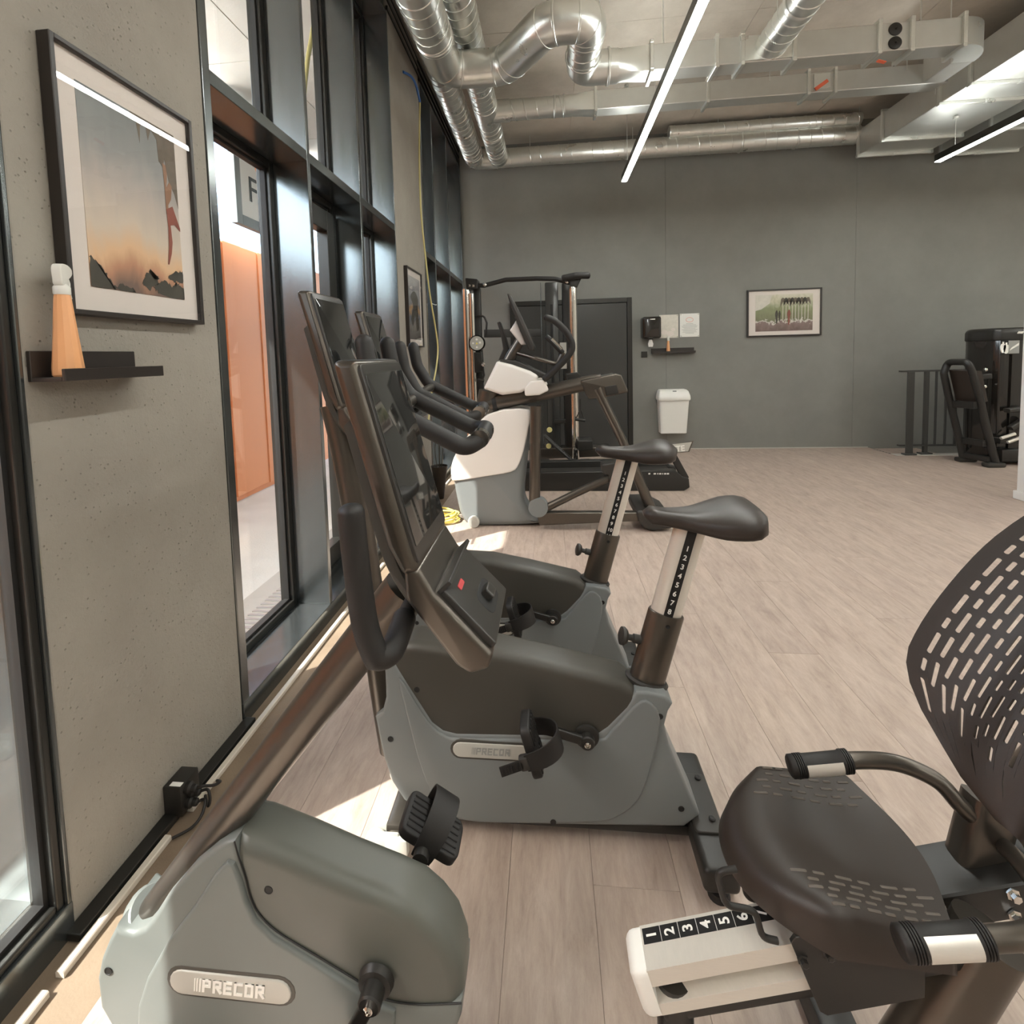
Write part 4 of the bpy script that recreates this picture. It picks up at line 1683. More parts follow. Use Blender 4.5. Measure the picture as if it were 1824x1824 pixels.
# ------------------------------------------------------------------ recumbent bike
def make_recumbent():
    CY = 0.885
    og = (0.0, CY, 0)
    t = thing('recumbent_exercise_bike', 'recumbent exercise bike in front with a slotted backrest, silver seat rail and grips', 'exercise bike', og)
    yn, yf = 0.83, 0.94
    P5 = lambda pts, Y=yn: UXZ(C5(pts), Y)
    zb = 0.055
    rim = [(28, 900), (45, 815), (75, 740), (112, 668), (140, 690), (185, 700), (235, 680), (270, 640), (330, 545), (450, 405), (540, 332), (592, 303), (634, 294)]
    bound = [(634, 294), (655, 370), (682, 450), (705, 540), (742, 612), (822, 690), (1000, 800), (1190, 915), (1260, 965), (1310, 992), (1440, 1010), (1632, 1004)]
    cover_top = [(634, 294), (690, 305), (750, 328), (900, 388), (1100, 478), (1300, 560), (1430, 620), (1520, 700), (1590, 790), (1630, 900), (1637, 1003)]
    L = P5(rim)
    B_ = P5(bound)
    x_l, x_r = P5([(34, 1000)])[0][0], P5([(1637, 1003)])[0][0]
    z_r = P5([(1637, 1003)])[0][1]
    zl = P5([(28, 900)])[0][1]
    lower = [(x_r - 0.004, z_r - 0.03), (x_r - 0.03, z_r - 0.10), (x_r - 0.09, zb + 0.06), (x_r - 0.14, zb + 0.01), (x_r - 0.2, zb),
             (x_l + 0.16, zb), (x_l + 0.08, zb + 0.02), (x_l + 0.03, zb + 0.07), (x_l + 0.003, (zl + zb) / 2 + 0.03)]
    b = MB()
    b.prism(L + B_[1:] + lower, yn, yf, bev=0.010, seg=5)
    shell = b.build('body_shell', M['olive_shell'], t, og, angle=40)
    b = MB()
    inner = P5([(560, 420), (470, 560), (350, 720), (260, 880), (222, 1000), (218, 1094)]) + [(x_l + 0.12, zb + 0.05), (x_l + 0.20, zb + 0.03), (x_r - 0.2, zb + 0.03), (x_r - 0.13, zb + 0.07)] + P5([(1340, 1094), (1345, 1025), (1290, 1000), (1180, 930), (1000, 818), (815, 706), (735, 628), (695, 545), (670, 455), (640, 380), (610, 370)])
    b.prism(inner, yn - 0.008, yn + 0.03, bev=0.007, bev_b=0)
    b.build('side_panel', M['olive_shell'], shell, og, angle=40)
    b = MB()
    low = P5([(1628, 1085), (1440, 1100), (1296, 1078), (1150, 990), (962, 880), (782, 770), (692, 672), (648, 560), (622, 460), (606, 380)])
    b.prism(P5(cover_top) + low, yn + 0.002, yf - 0.002, bev=0.030, seg=6)
    b.build('top_cover', M['cover_shell'], t, og, angle=60)
    b = MB()
    b.tube([(x_, yn + 0.0004, z_) for x_, z_ in catmull(P5(bound), 4, False)], 0.0016, 6)
    b.build('shell_seam', M['gasket'], shell, og)
    for p in ((782, 511), (83, 860)):
        q = P5([p])[0]
        screw_hole(t, og, (q[0], yn + (0.002 if p[0] > 500 else -0.001), q[1]), 0.007)
    c0, c1 = P5([(358, 925)], yn - 0.008)[0], P5([(885, 925)], yn - 0.008)[0]
    badge(t, og, ((c0[0] + c1[0]) / 2, (c0[1] + c1[1]) / 2), c1[0] - c0[0], 0.049, yn - 0.008, M['white_print'], 0.0265)
    # base beams
    b = MB()
    b.box((x_l + 0.1, CY - 0.04, 0.03), (0.62, CY + 0.04, 0.08), 0.008)
    b.build('base_beam', M['black'], t, og)
    for xx, nm in ((x_l + 0.12, 'front_stabiliser'), (0.56, 'rear_stabiliser')):
        b = MB()
        b.box((xx - 0.04, CY - 0.24, 0.0), (xx + 0.04, CY + 0.24, 0.07), 0.012)
        b.build(nm, M['black'], t, og)
    # long raking neck tube
    path = [U(x, y, Y=CY) for x, y in ((225, 1690), (275, 1622), (415, 1445), (592, 1215), (700, 1075), (722, 1046))]
    b = MB()
    b.tube(path, [0.029, 0.031, 0.037, 0.040, 0.040, 0.040], 28)
    b.build('neck_tube', M['bronze'], t, og, angle=60)
    b = MB()
    q = path[1]
    dq = (path[2] - path[1]).normalized()
    b.tube([q - dq * 0.018, q - dq * 0.006, q + dq * 0.004], [0.052, 0.053, 0.046], 28)
    b.build('neck_collar', M['olive_shell'], t, og, angle=40)
    console(t, og, (0, 0, 0))
    # side grip loops by the console
    for s in (-1, 1):
        y_ = CY - 0.03 + s * 0.155
        b = MB()
        raw = [U(632, 905, Y=0.715), U(640, 985, Y=0.715), U(656, 1100, Y=0.715), U(676, 1160, Y=0.715), U(703, 1148, Y=0.74), U(722, 1098, Y=0.80)]
        raw = [Vector((v.x, y_ if k < 4 else (CY - 0.03) + s * (0.155, 0.155, 0.155, 0.155, 0.13, 0.06)[k], v.z)) for k, v in enumerate(raw)]
        pth = catmull(raw[:4], 5, False)[:-1] + catmull(raw[3:], 5, False)
        b.tube(pth, 0.0195, 18, round_end=0.6)
        g = b.build('console_grip', M['rubber'], t, og, angle=60)
    b = MB()
    b.tube([(raw[5].x, CY - 0.09, raw[5].z), (raw[5].x, CY + 0.06, raw[5].z)], 0.016, 16)
    b.build('grip_crossbar', M['bronze'], t, og)
    # inclined seat rail
    inc = math.radians(17.5)
    ro = Vector((0.150, CY, 0.345))
    RM = Matrix.Translation(ro) @ Matrix.Rotation(-inc, 4, 'Y')
    W, Hh, Ln = 0.036, 0.088, 0.475
    prof = [(-W, 0), (W, 0), (W, -Hh), (-W, -Hh), (-W, -Hh + 0.022), (-W + 0.028, -Hh + 0.026), (-W + 0.028, -0.036), (-W, -0.032)]
    b = MB()
    b.prism(prof, 0.0, Ln, 'X')
    b.xform(RM)
    rail = b.build('seat_rail', M['silver'], t, og, smooth=False, label='silver inclined seat rail with a number scale')
    b = MB()
    b.box((0.0, -0.028, -Hh - 0.03), (Ln + 0.05, 0.028, -Hh), 0.006)
    b.xform(RM)
    b.build('rail_beam', M['black'], t, og)
    b = MB()
    capp = fillet([Vector(v) for v in ((-W - 0.002, 0.002), (W + 0.002, 0.002), (W + 0.002, -Hh - 0.004), (-W - 0.002, -Hh - 0.004))], 0.012, 4, True)
    b.prism([tuple(v) for v in capp], -0.032, 0.001, 'X', bev=0.018, bev_b=0.0)
    b.xform(RM)
    b.build('rail_end_cap', M['white'], rail, og, label='white end cap')
    b = MB()
    b.box((0.004, 0.004, -0.001), (0.33, 0.030, 0.0006))
    b.xform(RM)
    b.build('number_tape', M['strip_black'], rail, og, smooth=False)
    b = MB()
    for k in range(9):
        add_mesh(b, text_mesh(str(k + 1), 0.026, 0.0006), RM @ frame_matrix((0.021 + 0.0345 * k, 0.017, 0.0010), (0, 1, 0), (-1, 0, 0)))
    for k in range(9):
        b.bar(RM @ Vector((0.038 + 0.0345 * k, 0.004, 0.0007)), RM @ Vector((0.038 + 0.0345 * k, 0.030, 0.0007)), 0.0008, 0.0006)
    b.build('number_print', M['white_print'], rail, og, smooth=False, kind='stuff')
    b = MB()
    b.box((0.07, -W + 0.024, -0.056), (0.15, -W + 0.0275, -0.038), 0.002)
    for k in range(9):
        b.box((0.15 + 0.0345 * k, -W + 0.024, -0.052), (0.15 + 0.0345 * k + 0.018, -W + 0.0275, -0.038), 0.002)
    b.xform(RM)
    b.build('notch_plate', M['zinc'], rail, og, smooth=False)
    b = MB()
    b.lathe([(0.005, 0), (0.005, 0.004), (0.003, 0.005), (0, 0.004)], (0.082, -W + 0.024, -0.048), (0, -1, 0), 12)
    b.xform(RM)
    b.build('screw', M['chrome'], rail, og)
    # legs
    b = MB()
    b.cyl((0.215, CY, 0.02), (0.205, CY, 0.30), 0.033, 24)
    b.build('front_leg', M['black'], t, og)
    b = MB()
    b.tube([(0.545, CY, 0.03), (0.64, CY, 0.22), (0.735, CY, 0.43)], 0.052, 24)
    b.build('rear_leg', M['bronze'], t, og)
    # seat carriage
    car = MB()
    for s in (-1, 1):
        yy = CY + s * 0.046
        pts = [(0.395, 0.452), (0.388, 0.44), (0.436, 0.318), (0.448, 0.312), (0.60, 0.362), (0.60, 0.456), (0.42, 0.456)]
        car.prism(pts, yy - 0.004, yy + 0.004, bev=0.001, seg=1)
    car.box((0.40, CY - 0.046, 0.435), (0.60, CY + 0.046, 0.456), 0.004)
    ca = car.build('seat_carriage', M['black'], t, og, angle=30)
    for x, y in ((1430, 1709), (1475, 1697)):
        q = U(x, y, Y=CY - 0.05)
        b = MB()
        b.lathe([(0.010, 0), (0.010, 0.002), (0.0065, 0.003), (0.0065, 0.010), (0.004, 0.011), (0, 0.011)], q, (0, -1, 0), 6)
        b.build('bolt', M['black'], ca, og, smooth=False)
    # bent-wire release handle
    for k, pts in enumerate((((1385, 1676), (1358, 1670), (1345, 1622), (1292, 1612), (1276, 1553), (1312, 1548)), ((1360, 1606), (1330, 1598), (1322, 1560)))):
        Y_ = CY - 0.045 if k == 0 else CY + 0.05
        b = MB()
        b.tube(fillet([U(x, y, Y=Y_) for x, y in pts], 0.02, 5), 0.0055, 10)
        b.build('release_handle', M['black'], t, og, angle=70)
    # seat cushion
    b = MB()
    NX, NY = 22, 26
    sx0, sx1 = 0.322, 0.668
    yc, hwid = 0.972, 0.176

    def seat_pt(i, j, bottom=False):
        v = -1 + 2 * j / NY
        u = i / NX
        fr = sx0 + 0.125 * abs(v) ** 2.2
        bk = sx1 - 0.012 + 0.03 * math.cos(v * math.pi) * 0.6 - 0.02 * abs(v) ** 3
        x = fr + (bk - fr) * u
        wv = hwid * (0.94 + 0.06 * u)
        y = yc + wv * math.copysign(abs(v) ** 0.95, v)
        edge = min(1.0, (1 - abs(v)) / 0.22)
        edge = math.sqrt(max(0, 1 - (1 - edge) ** 2))
        fe = min(1.0, u / 0.30)
        fe = math.sqrt(max(0, 1 - (1 - fe) ** 2))
        z = 0.505 + 0.016 * (abs(v) ** 2) * (1 - 0.3 * u) + 0.012 * (1 - u) - 0.018 * math.exp(-((u - 0.75) / 0.3) ** 2) * (1 - v * v)
        if bottom:
            return (x, y, 0.452 + 0.004 * u)
        lowz = 0.452
        return (x, y, lowz + (z - lowz) * (0.12 + 0.88 * min(edge, fe)))
    top = [[b.bm.verts.new(seat_pt(i, j)) for j in range(NY + 1)] for i in range(NX + 1)]
    bot = [[b.bm.verts.new(seat_pt(i, j, True)) for j in range(NY + 1)] for i in range(NX + 1)]
    for i in range(NX):
        for j in range(NY):
            b.face((top[i][j], top[i + 1][j], top[i + 1][j + 1], top[i][j + 1]))
            b.face((bot[i][j], bot[i][j + 1], bot[i + 1][j + 1], bot[i + 1][j]))
    for i in range(NX):
        b.face((top[i][0], bot[i][0], bot[i + 1][0], top[i + 1][0]))
        b.face((top[i][NY], top[i + 1][NY], bot[i + 1][NY], bot[i][NY]))
    for j in range(NY):
        b.face((top[0][j], top[0][j + 1], bot[0][j + 1], bot[0][j]))
        b.face((top[NX][j], bot[NX][j], bot[NX][j + 1], top[NX][j + 1]))
    seat = b.build('seat', M['vinyl'], t, og, angle=80)
    M['vent_sheen'] = mat('vent_sheen_vinyl', srgb(92, 84, 76), 0.5)  # sheen on the vent slots put into a paler colour
    b = MB()
    for s in (-1, 1):
        for r in range(5):
            for c in range(6):
                v = s * (0.82 - 0.09 * r)
                u0 = 0.22 + 0.12 * c + 0.05 * (r % 2)
                ln_ = (0.075, 0.05)[(r + c) % 2]
                j = (v + 1) / 2 * NY
                pth = []
                for q in range(4):
                    P_ = Vector(seat_pt((u0 + ln_ * q / 3) * NX, j))
                    pth.append(P_ + Vector((0, 0, -0.0012)))
                b.tube(pth, 0.0032, 6, round_end=0.8)
    b.build('seat_vents', M['vent_sheen'], seat, og, kind='stuff')
    # backrest post, beam and handle tubes
    b = MB()
    b.bar((0.64, 1.0, 0.365), (1.0, 1.0, 0.468), 0.10, 0.07, bev=0.01)
    b.build('seat_frame_beam', M['black'], t, og, angle=30)
    for x, y in ((1803, 1592), (1806, 1630), (1673, 1617)):
        q = U(x, y, Y=0.949)
        b = MB()
        b.lathe([(0.012, 0), (0.012, 0.003), (0.008, 0.004), (0.008, 0.012), (0.005, 0.013), (0, 0.013)], q, (0, -1, 0), 6)
        b.build('bolt', M['chrome'], t, og, smooth=False)
    b = MB()
    b.bar(U(1724, 1580, Y=1.01), U(1765, 1425, Y=1.03), 0.06, 0.085, up=(1, 0, 0), bev=0.02)
    b.bar(U(1762, 1440, Y=1.03), Vector((0.93, 0.98, 0.74)), 0.045, 0.045, bev=0.012)
    b.build('backrest_post', M['bronze'], t, og, angle=50)
    b = MB()
    q = U(1718, 1556, Y=1.01)
    b.box((q.x - 0.058, q.y - 0.042, q.z - 0.014), (q.x + 0.058, q.y + 0.042, q.z - 0.004), 0.006)
    b.build('post_flange', M['black'], t, og)
    pts = [U(1452, 1361, Y=1.05), U(1530, 1354, Y=1.05), U(1600, 1360, Y=1.05), U(1668, 1390, Y=1.04), U(1712, 1436, Y=1.02), U(1752, 1470, Y=1.02)]
    for s in (1, -1):
        pp = pts if s > 0 else [U(1668, 1677, Y=0.735), U(1760, 1672, Y=0.735), U(1842, 1660, Y=0.745), U(1862, 1605, Y=0.80), U(1820, 1540, Y=0.93), U(1786, 1505, Y=1.0)]
        b = MB()
        b.tube(catmull(pp, 6, False), 0.0155, 16)
        h = b.build('handle_tube', M['bronze'], t, og, angle=60)
        a0 = pp[0] + (pp[0] - pp[1]).normalized() * 0.052
        a1 = pp[0] + (pp[1] - pp[0]).normalized() * 0.070
        dd = (a1 - a0).normalized()
        b = MB()
        prof = [(0.018, 0.0), (0.0215, 0.003), (0.0215, 0.012)]
        for k in range(4):
            prof += [(0.020, 0.013 + 0.004 * k), (0.0222, 0.014 + 0.004 * k), (0.0222, 0.016 + 0.004 * k)]
        LL = (a1 - a0).length
        prof += [(0.0205, 0.032), (0.0205, LL - 0.02)]
        for k in range(4):
            prof += [(0.0222, LL - 0.018 + 0.004 * k), (0.0222, LL - 0.016 + 0.004 * k), (0.020, LL - 0.015 + 0.004 * k)]
        prof += [(0.0165, LL)]
        b.lathe(prof, a0, dd, 26)
        g = b.build('hand_grip', M['rubber'], h, og, angle=50)
        b = MB()
        side = Vector((0, -1, -0.15 if s > 0 else 0.35)).normalized()
        up_ = dd.cross(side).normalized()
        loops = []
        for xx in (0.030, LL - 0.022):
            lp = []
            for k in range(9):
                a = -0.8 + 1.6 * k / 8
                lp.append(a0 + dd * xx + (side * math.cos(a) + up_ * math.sin(a)) * 0.0222)
            for k in range(9):
                a = 0.8 - 1.6 * k / 8
                lp.append(a0 + dd * xx + (side * math.cos(a) + up_ * math.sin(a)) * 0.0195)
            loops.append(lp)
        b.loft(loops)
        b.build('pulse_plate', M['silver'], g, og, angle=50, label='silver pulse plate')
    # slotted backrest
    base = Vector((0.775, 0.90, 0.60))
    upv = Vector((0.545, 0, 0.839)).normalized()
    nrm = Vector((0.839, 0, -0.545)).normalized()      # backwards
    HB = 0.80

    def bw(v):
        pts_ = [(0, 0.03), (0.02, 0.085), (0.05, 0.135), (0.09, 0.178), (0.14, 0.208), (0.20, 0.222), (0.4, 0.225), (0.6, 0.215), (0.8, 0.18), (0.93, 0.13), (1.0, 0.06)]
        for k_ in range(len(pts_) - 1):
            (a0_, w0_), (a1_, w1_) = pts_[k_], pts_[k_ + 1]
            if v <= a1_:
                # slopes at both ends keep the outline smooth
                am, wm = pts_[max(k_ - 1, 0)]
                ap, wp = pts_[min(k_ + 2, len(pts_) - 1)]
                h_ = a1_ - a0_
                m0 = (w1_ - wm) / (a1_ - am) * h_
                m1 = (wp - w0_) / (ap - a0_) * h_
                q_ = (v - a0_) / h_
                return ((2 * q_ ** 3 - 3 * q_ ** 2 + 1) * w0_ + (q_ ** 3 - 2 * q_ ** 2 + q_) * m0 + (-2 * q_ ** 3 + 3 * q_ ** 2) * w1_ + (q_ ** 3 - q_ ** 2) * m1)
        return pts_[-1][1]

    def back_pt(s, v):
        w_ = bw(v)
        y = s * w_
        wrap = -0.095 * (abs(y) / 0.2) ** 2 + 0.016 * math.exp(-(y / 0.03) ** 2) - 0.012 * math.exp(-((abs(y) - 0.075) / 0.04) ** 2)
        lum = -0.02 * math.sin(math.pi * min(1, v * 1.2))
        return base + upv * (HB * v) + Vector((0, y, 0)) + nrm * (wrap + lum)
    b = MB()
    cols = [-1 + 2 * k / 30 for k in range(31)]
    for j in range(30):
        s0, s1 = cols[j], cols[j + 1]
        sm = abs((s0 + s1) / 2)
        slots = 0.17 < sm < 0.93
        nrow = 12
        off = (0, 0.5, 0.25, 0.75)[j % 4] / nrow
        vs = [0.0, 0.03, 0.06]
        v = 0.085 + off * 0.9
        edges = []
        while v < 0.90:
            edges.append(v)
            v += 0.9 / nrow * (1.0 if (int(v * 50) + j) % 3 else 0.62)
        rows = list(zip([0.0, 0.02, 0.045] + edges, [0.02, 0.045] + edges + [1.0])) if edges else [(0, 1)]
        rows = []
        cuts = sorted(set([0.0, 0.02, 0.045] + edges + [0.94, 0.97, 1.0]))
        for a0_, a1_ in zip(cuts, cuts[1:]):
            rows.append((a0_, a1_, a0_ in edges and a1_ in edges))
        for va, vb, cell in rows:
            if cell and slots and bw((va + vb) / 2) > 0.155:
                # ring of faces between the cell and a round-ended slot
                hole = []
                rim_ = []
                cw, ch = 0.27, 0.40
                wid = bw((va + vb) / 2) * (s1 - s0)
                hgt = (vb - va) * HB
                rr = min(0.22 * wid, 0.0030)
                hl = max(hgt / 2 - 0.0068, rr * 1.2)
                for k in range(12):
                    a = 2 * math.pi * (k + 0.5) / 12
                    hx = rr * math.cos(a)
                    hy = (hl - rr) * (1 if math.sin(a) > 0 else -1) + rr * math.sin(a)
                    hole.append(((s0 + s1) / 2 + hx / wid * (s1 - s0), (va + vb) / 2 + hy / HB))
                    # matching point on the cell border
                    mx_ = max(abs(math.cos(a)), abs(math.sin(a)))
                    rim_.append(((s0 + s1) / 2 + (s1 - s0) / 2 * math.cos(a) / mx_, (va + vb) / 2 + (vb - va) / 2 * math.sin(a) / mx_))
                # exact corners
                for idx, (sx_, sy_) in {1: (1, 1), 4: (-1, 1), 7: (-1, -1), 10: (1, -1)}.items():
                    rim_[idx] = ((s0 + s1) / 2 + sx_ * (s1 - s0) / 2, (va + vb) / 2 + sy_ * (vb - va) / 2)
                hv = b.verts([back_pt(*q_) for q_ in hole])
                rv = b.verts([back_pt(*q_) for q_ in rim_])
                for k in range(12):
                    k2 = (k + 1) % 12
                    b.face((rv[k], rv[k2], hv[k2], hv[k]))
            else:
                n_ = max(1, int((vb - va) / 0.03))
                for q_ in range(n_):
                    a_, c_ = va + (vb - va) * q_ / n_, va + (vb - va) * (q_ + 1) / n_
                    b.face(b.verts([back_pt(s0, a_), back_pt(s1, a_), back_pt(s1, c_), back_pt(s0, c_)]))
    bmesh.ops.remove_doubles(b.bm, verts=b.bm.verts, dist=0.0004)
    bk = b.build('backrest', M['vinyl'], t, og, angle=60)
    md = bk.modifiers.new('thickness', 'SOLIDIFY')
    md.thickness = 0.006
    md.offset = 0
    ms = bk.modifiers.new('crisp_edges', 'EDGE_SPLIT')
    ms.split_angle = math.radians(42)
    # crank and pedals
    a = tuple(U(662, 1776, Y=0.80).xz)
    b = MB()
    b.cyl((a[0], 0.785, a[1]), (a[0], 0.985, a[1]), 0.016, 20)
    b.lathe([(0.034, 0), (0.030, 0.012), (0.021, 0.014), (0.021, 0.028)], (a[0], yn - 0.004, a[1]), (0, -1, 0), 24)
    b.build('axle', M['black'], t, og)
    far = U(752, 1518, Y=0.985)
    pf = (far.x, far.z)
    crank(t, og, a, pf, 0.975)
    nr = (2 * a[0] - pf[0], 2 * a[1] - pf[1])
    crank(t, og, a, nr, 0.795)
    for q, y_, s in ((pf, 1.045, 1), (nr, 0.725, -1)):
        b = MB()
        b.cyl((q[0], y_ - s * 0.07, q[1]), (q[0], y_, q[1]), 0.007, 10)
        b.build('pedal_axle', M['chrome'], t, og)
        ang = math.radians(-32)
        fd = Vector((math.cos(ang), 0, math.sin(ang)))
        up = Vector((-math.sin(ang), 0, math.cos(ang)))
        y_ax = up.cross(fd)
        Mx = Matrix.Translation((q[0] + 0.004, y_, q[1])) @ Matrix((fd, y_ax, up)).transposed().to_4x4()
        pedal('pedal', t, og, Mx, 1 if y_ax.y * s > 0 else -1)
    return t


make_recumbent()

# ================================================================== things on the walls and floor
def gradient_print(name, stops, axis, cloud=0.35, scale=4.0, stretch=(1, 1, 1), detail=6):
    """printed picture: a colour wash along one axis broken up by soft clouds"""
    m, nt, p, L = new_mat(name)
    tc = nt.nodes.new('ShaderNodeTexCoord')
    sp = nt.nodes.new('ShaderNodeSeparateXYZ')
    L.new(tc.outputs['Generated'], sp.inputs[0])
    mp = nt.nodes.new('ShaderNodeMapping')
    mp.inputs['Scale'].default_value = stretch
    L.new(tc.outputs['Generated'], mp.inputs['Vector'])
    n = nt.nodes.new('ShaderNodeTexNoise')
    n.inputs['Scale'].default_value = scale
    n.inputs['Detail'].default_value = detail
    n.inputs['Distortion'].default_value = 0.6
    L.new(mp.outputs[0], n.inputs['Vector'])
    a = nt.nodes.new('ShaderNodeMath')
    a.operation = 'SUBTRACT'
    a.inputs[1].default_value = 0.5
    L.new(n.outputs['Fac'], a.inputs[0])
    k = nt.nodes.new('ShaderNodeMath')
    k.operation = 'MULTIPLY_ADD'
    k.inputs[1].default_value = cloud
    L.new(a.outputs[0], k.inputs[0])
    L.new(sp.outputs[axis], k.inputs[2])
    r = ramp_node(nt, stops)
    L.new(k.outputs[0], r.inputs[0])
    L.new(r.outputs[0], p.inputs['Base Color'])
    p.inputs['Roughness'].default_value = 0.6
    return m


def picture(name_label, o, ux, uz, w, h, n, rim, mount, depth, print_mat, glass=True):
    """framed picture: o = centre on the wall, ux/uz = directions, n = into the room"""
    o, ux, uz, n = Vector(o), Vector(ux), Vector(uz), Vector(n)
    t = thing('picture_frame', name_label, 'picture', o, 'framed pictures on the walls')
    F = Matrix.Translation(o) @ Matrix((ux, uz, n)).transposed().to_4x4()

    def bx(x0, x1, y0, y1, z0, z1, name, m, par, bev=0.002):
        b = MB()
        b.box((x0, y0, z0), (x1, y1, z1), bev, seg=1)
        b.xform(F)
        return b.build(name, m, par, o, smooth=False)
    W, H = w / 2, h / 2
    bx(-W, -W + rim, -H, H, 0.001, depth, 'frame_rail', M['frame_black'], t)
    bx(W - rim, W, -H, H, 0.001, depth, 'frame_rail', M['frame_black'], t)
    bx(-W + rim, W - rim, H - rim, H, 0.001, depth, 'frame_rail', M['frame_black'], t)
    bx(-W + rim, W - rim, -H, -H + rim, 0.001, depth, 'frame_rail', M['frame_black'], t)
    bx(-W + rim, W - rim, -H + rim, H - rim, 0.004, depth - 0.016, 'mount', M['mount'], t, 0)
    mx, my = mount
    pr = bx(-W + rim + mx, W - rim - mx, -H + rim + my, H - rim - my, depth - 0.017, depth - 0.0145, 'print', print_mat, t, 0)
    if glass:
        bx(-W + rim, W - rim, -H + rim, H - rim, depth - 0.006, depth - 0.004, 'pane', M['pic_glass'], t, 0)
    return t, F, pr, o


def flat_shape(pts, F, z, name, m, par, o, smooth_n=0):
    b = MB()
    q = catmull([Vector(p) for p in pts], smooth_n) if smooth_n else [Vector(p) for p in pts]
    b.prism([tuple(v) for v in q], z, z + 0.0004, 'Z')
    b.xform(F)
    return b.build(name, m, par, o, smooth=False)


M['ink_dark'] = mat('dark_print_ink', srgb(66, 62, 52), 0.6, var=0.25, vscale=60)
M['ink_rock'] = mat('brown_rock_print_ink', srgb(108, 96, 82), 0.6, var=0.3, vscale=50)
M['ink_red'] = mat('red_print_ink', srgb(142, 78, 62), 0.6, var=0.15, vscale=60)
M['ink_skin'] = mat('tan_print_ink', srgb(150, 112, 86), 0.6, var=0.15, vscale=60)
# big picture on the near pier: climber hanging from an overhang at dusk
xf = -1.212
ca, cb, cc, cd = (U(x, y, X=xf) for x, y in ((82.5, 48.7), (340.6, 214.8), (366, 578), (132, 560)))
yl, yr = (ca.y + cd.y) / 2, (cb.y + cc.y) / 2
zb_, zt_ = (cc.z + cd.z) / 2, (ca.z + cb.z) / 2
M['print_dusk'] = gradient_print('dusk_sky_print', [(0.0, srgb(120, 96, 84)), (0.10, srgb(190, 140, 110)), (0.2, srgb(226, 186, 146)), (0.34, srgb(212, 196, 178)), (0.55, srgb(186, 176, 168)), (0.75, srgb(150, 150, 148)), (1.0, srgb(124, 128, 128))], 2, 0.3, 3.0, (1, 1.4, 0.8))
t, F, pr, o = picture('black framed portrait picture of a rock climber at dusk, above the near shelf', (XW, (yl + yr) / 2, (zb_ + zt_) / 2), (0, 1, 0), (0, 0, 1), yr - yl, zt_ - zb_, (1, 0, 0), 0.014, (0.062, 0.066), 0.038, M['print_dusk'])
pw_, ph_ = (yr - yl) / 2 - 0.076, (zt_ - zb_) / 2 - 0.080
zp = 0.038 - 0.0142


def Q(u, v):
    """picture fractions (0..1 from the left, 0..1 from the top) to local metres"""
    return (-pw_ + 2 * pw_ * u, ph_ - 2 * ph_ * v)


flat_shape([Q(*p) for p in ((0.50, 0.0), (0.56, 0.05), (0.585, 0.15), (0.60, 0.05), (0.66, 0.03), (0.68, 0.11), (0.72, 0.04), (0.78, 0.08), (0.79, 0.20), (0.84, 0.23), (0.86, 0.17), (0.90, 0.30), (0.96, 0.36), (1.0, 0.44), (1.0, 0.0))], F, zp, 'print_cliff', M['ink_rock'], t, o)
flat_shape([Q(*p) for p in ((0.83, 0.20), (0.87, 0.21), (0.88, 0.26), (0.86, 0.34), (0.90, 0.30), (0.93, 0.32), (0.91, 0.40), (0.87, 0.44), (0.87, 0.50), (0.84, 0.50), (0.84, 0.34))], F, zp + 0.0006, 'print_climber', M['ink_skin'], t, o)
flat_shape([Q(*p) for p in ((0.84, 0.47), (0.92, 0.44), (0.96, 0.50), (1.0, 0.56), (1.0, 0.58), (0.93, 0.55), (0.88, 0.56), (0.89, 0.66), (0.87, 0.73), (0.83, 0.80), (0.815, 0.80), (0.84, 0.70), (0.85, 0.58))], F, zp + 0.0010, 'print_climber_legs', M['ink_red'], t, o)
for pts in (((0, 0.86), (0.08, 0.88), (0.16, 0.95), (0.22, 1.0), (0, 1.0)), ((0.22, 0.98), (0.34, 0.96), (0.42, 1.0), (0.22, 1.0)), ((0.50, 0.94), (0.56, 0.88), (0.60, 0.86), (0.62, 0.90), (0.68, 0.89), (0.66, 0.94), (0.58, 0.965)),
            ((0.64, 0.95), (0.74, 0.91), (0.86, 0.93), (0.92, 0.91), (1.0, 0.93), (1.0, 1.0), (0.74, 1.0)), ((0.82, 0.87), (0.90, 0.83), (1.0, 0.84), (1.0, 0.89), (0.90, 0.90))):
    jag = []
    for v in catmull([Q(*p) for p in pts], 7):
        jag.append((max(-pw_, min(pw_, v[0] + random.uniform(-0.006, 0.006))), max(-ph_, min(ph_, v[1] + random.uniform(-0.007, 0.007)))))
    flat_shape(jag, F, zp + 0.0004, 'print_tree', M['ink_dark'], t, o)

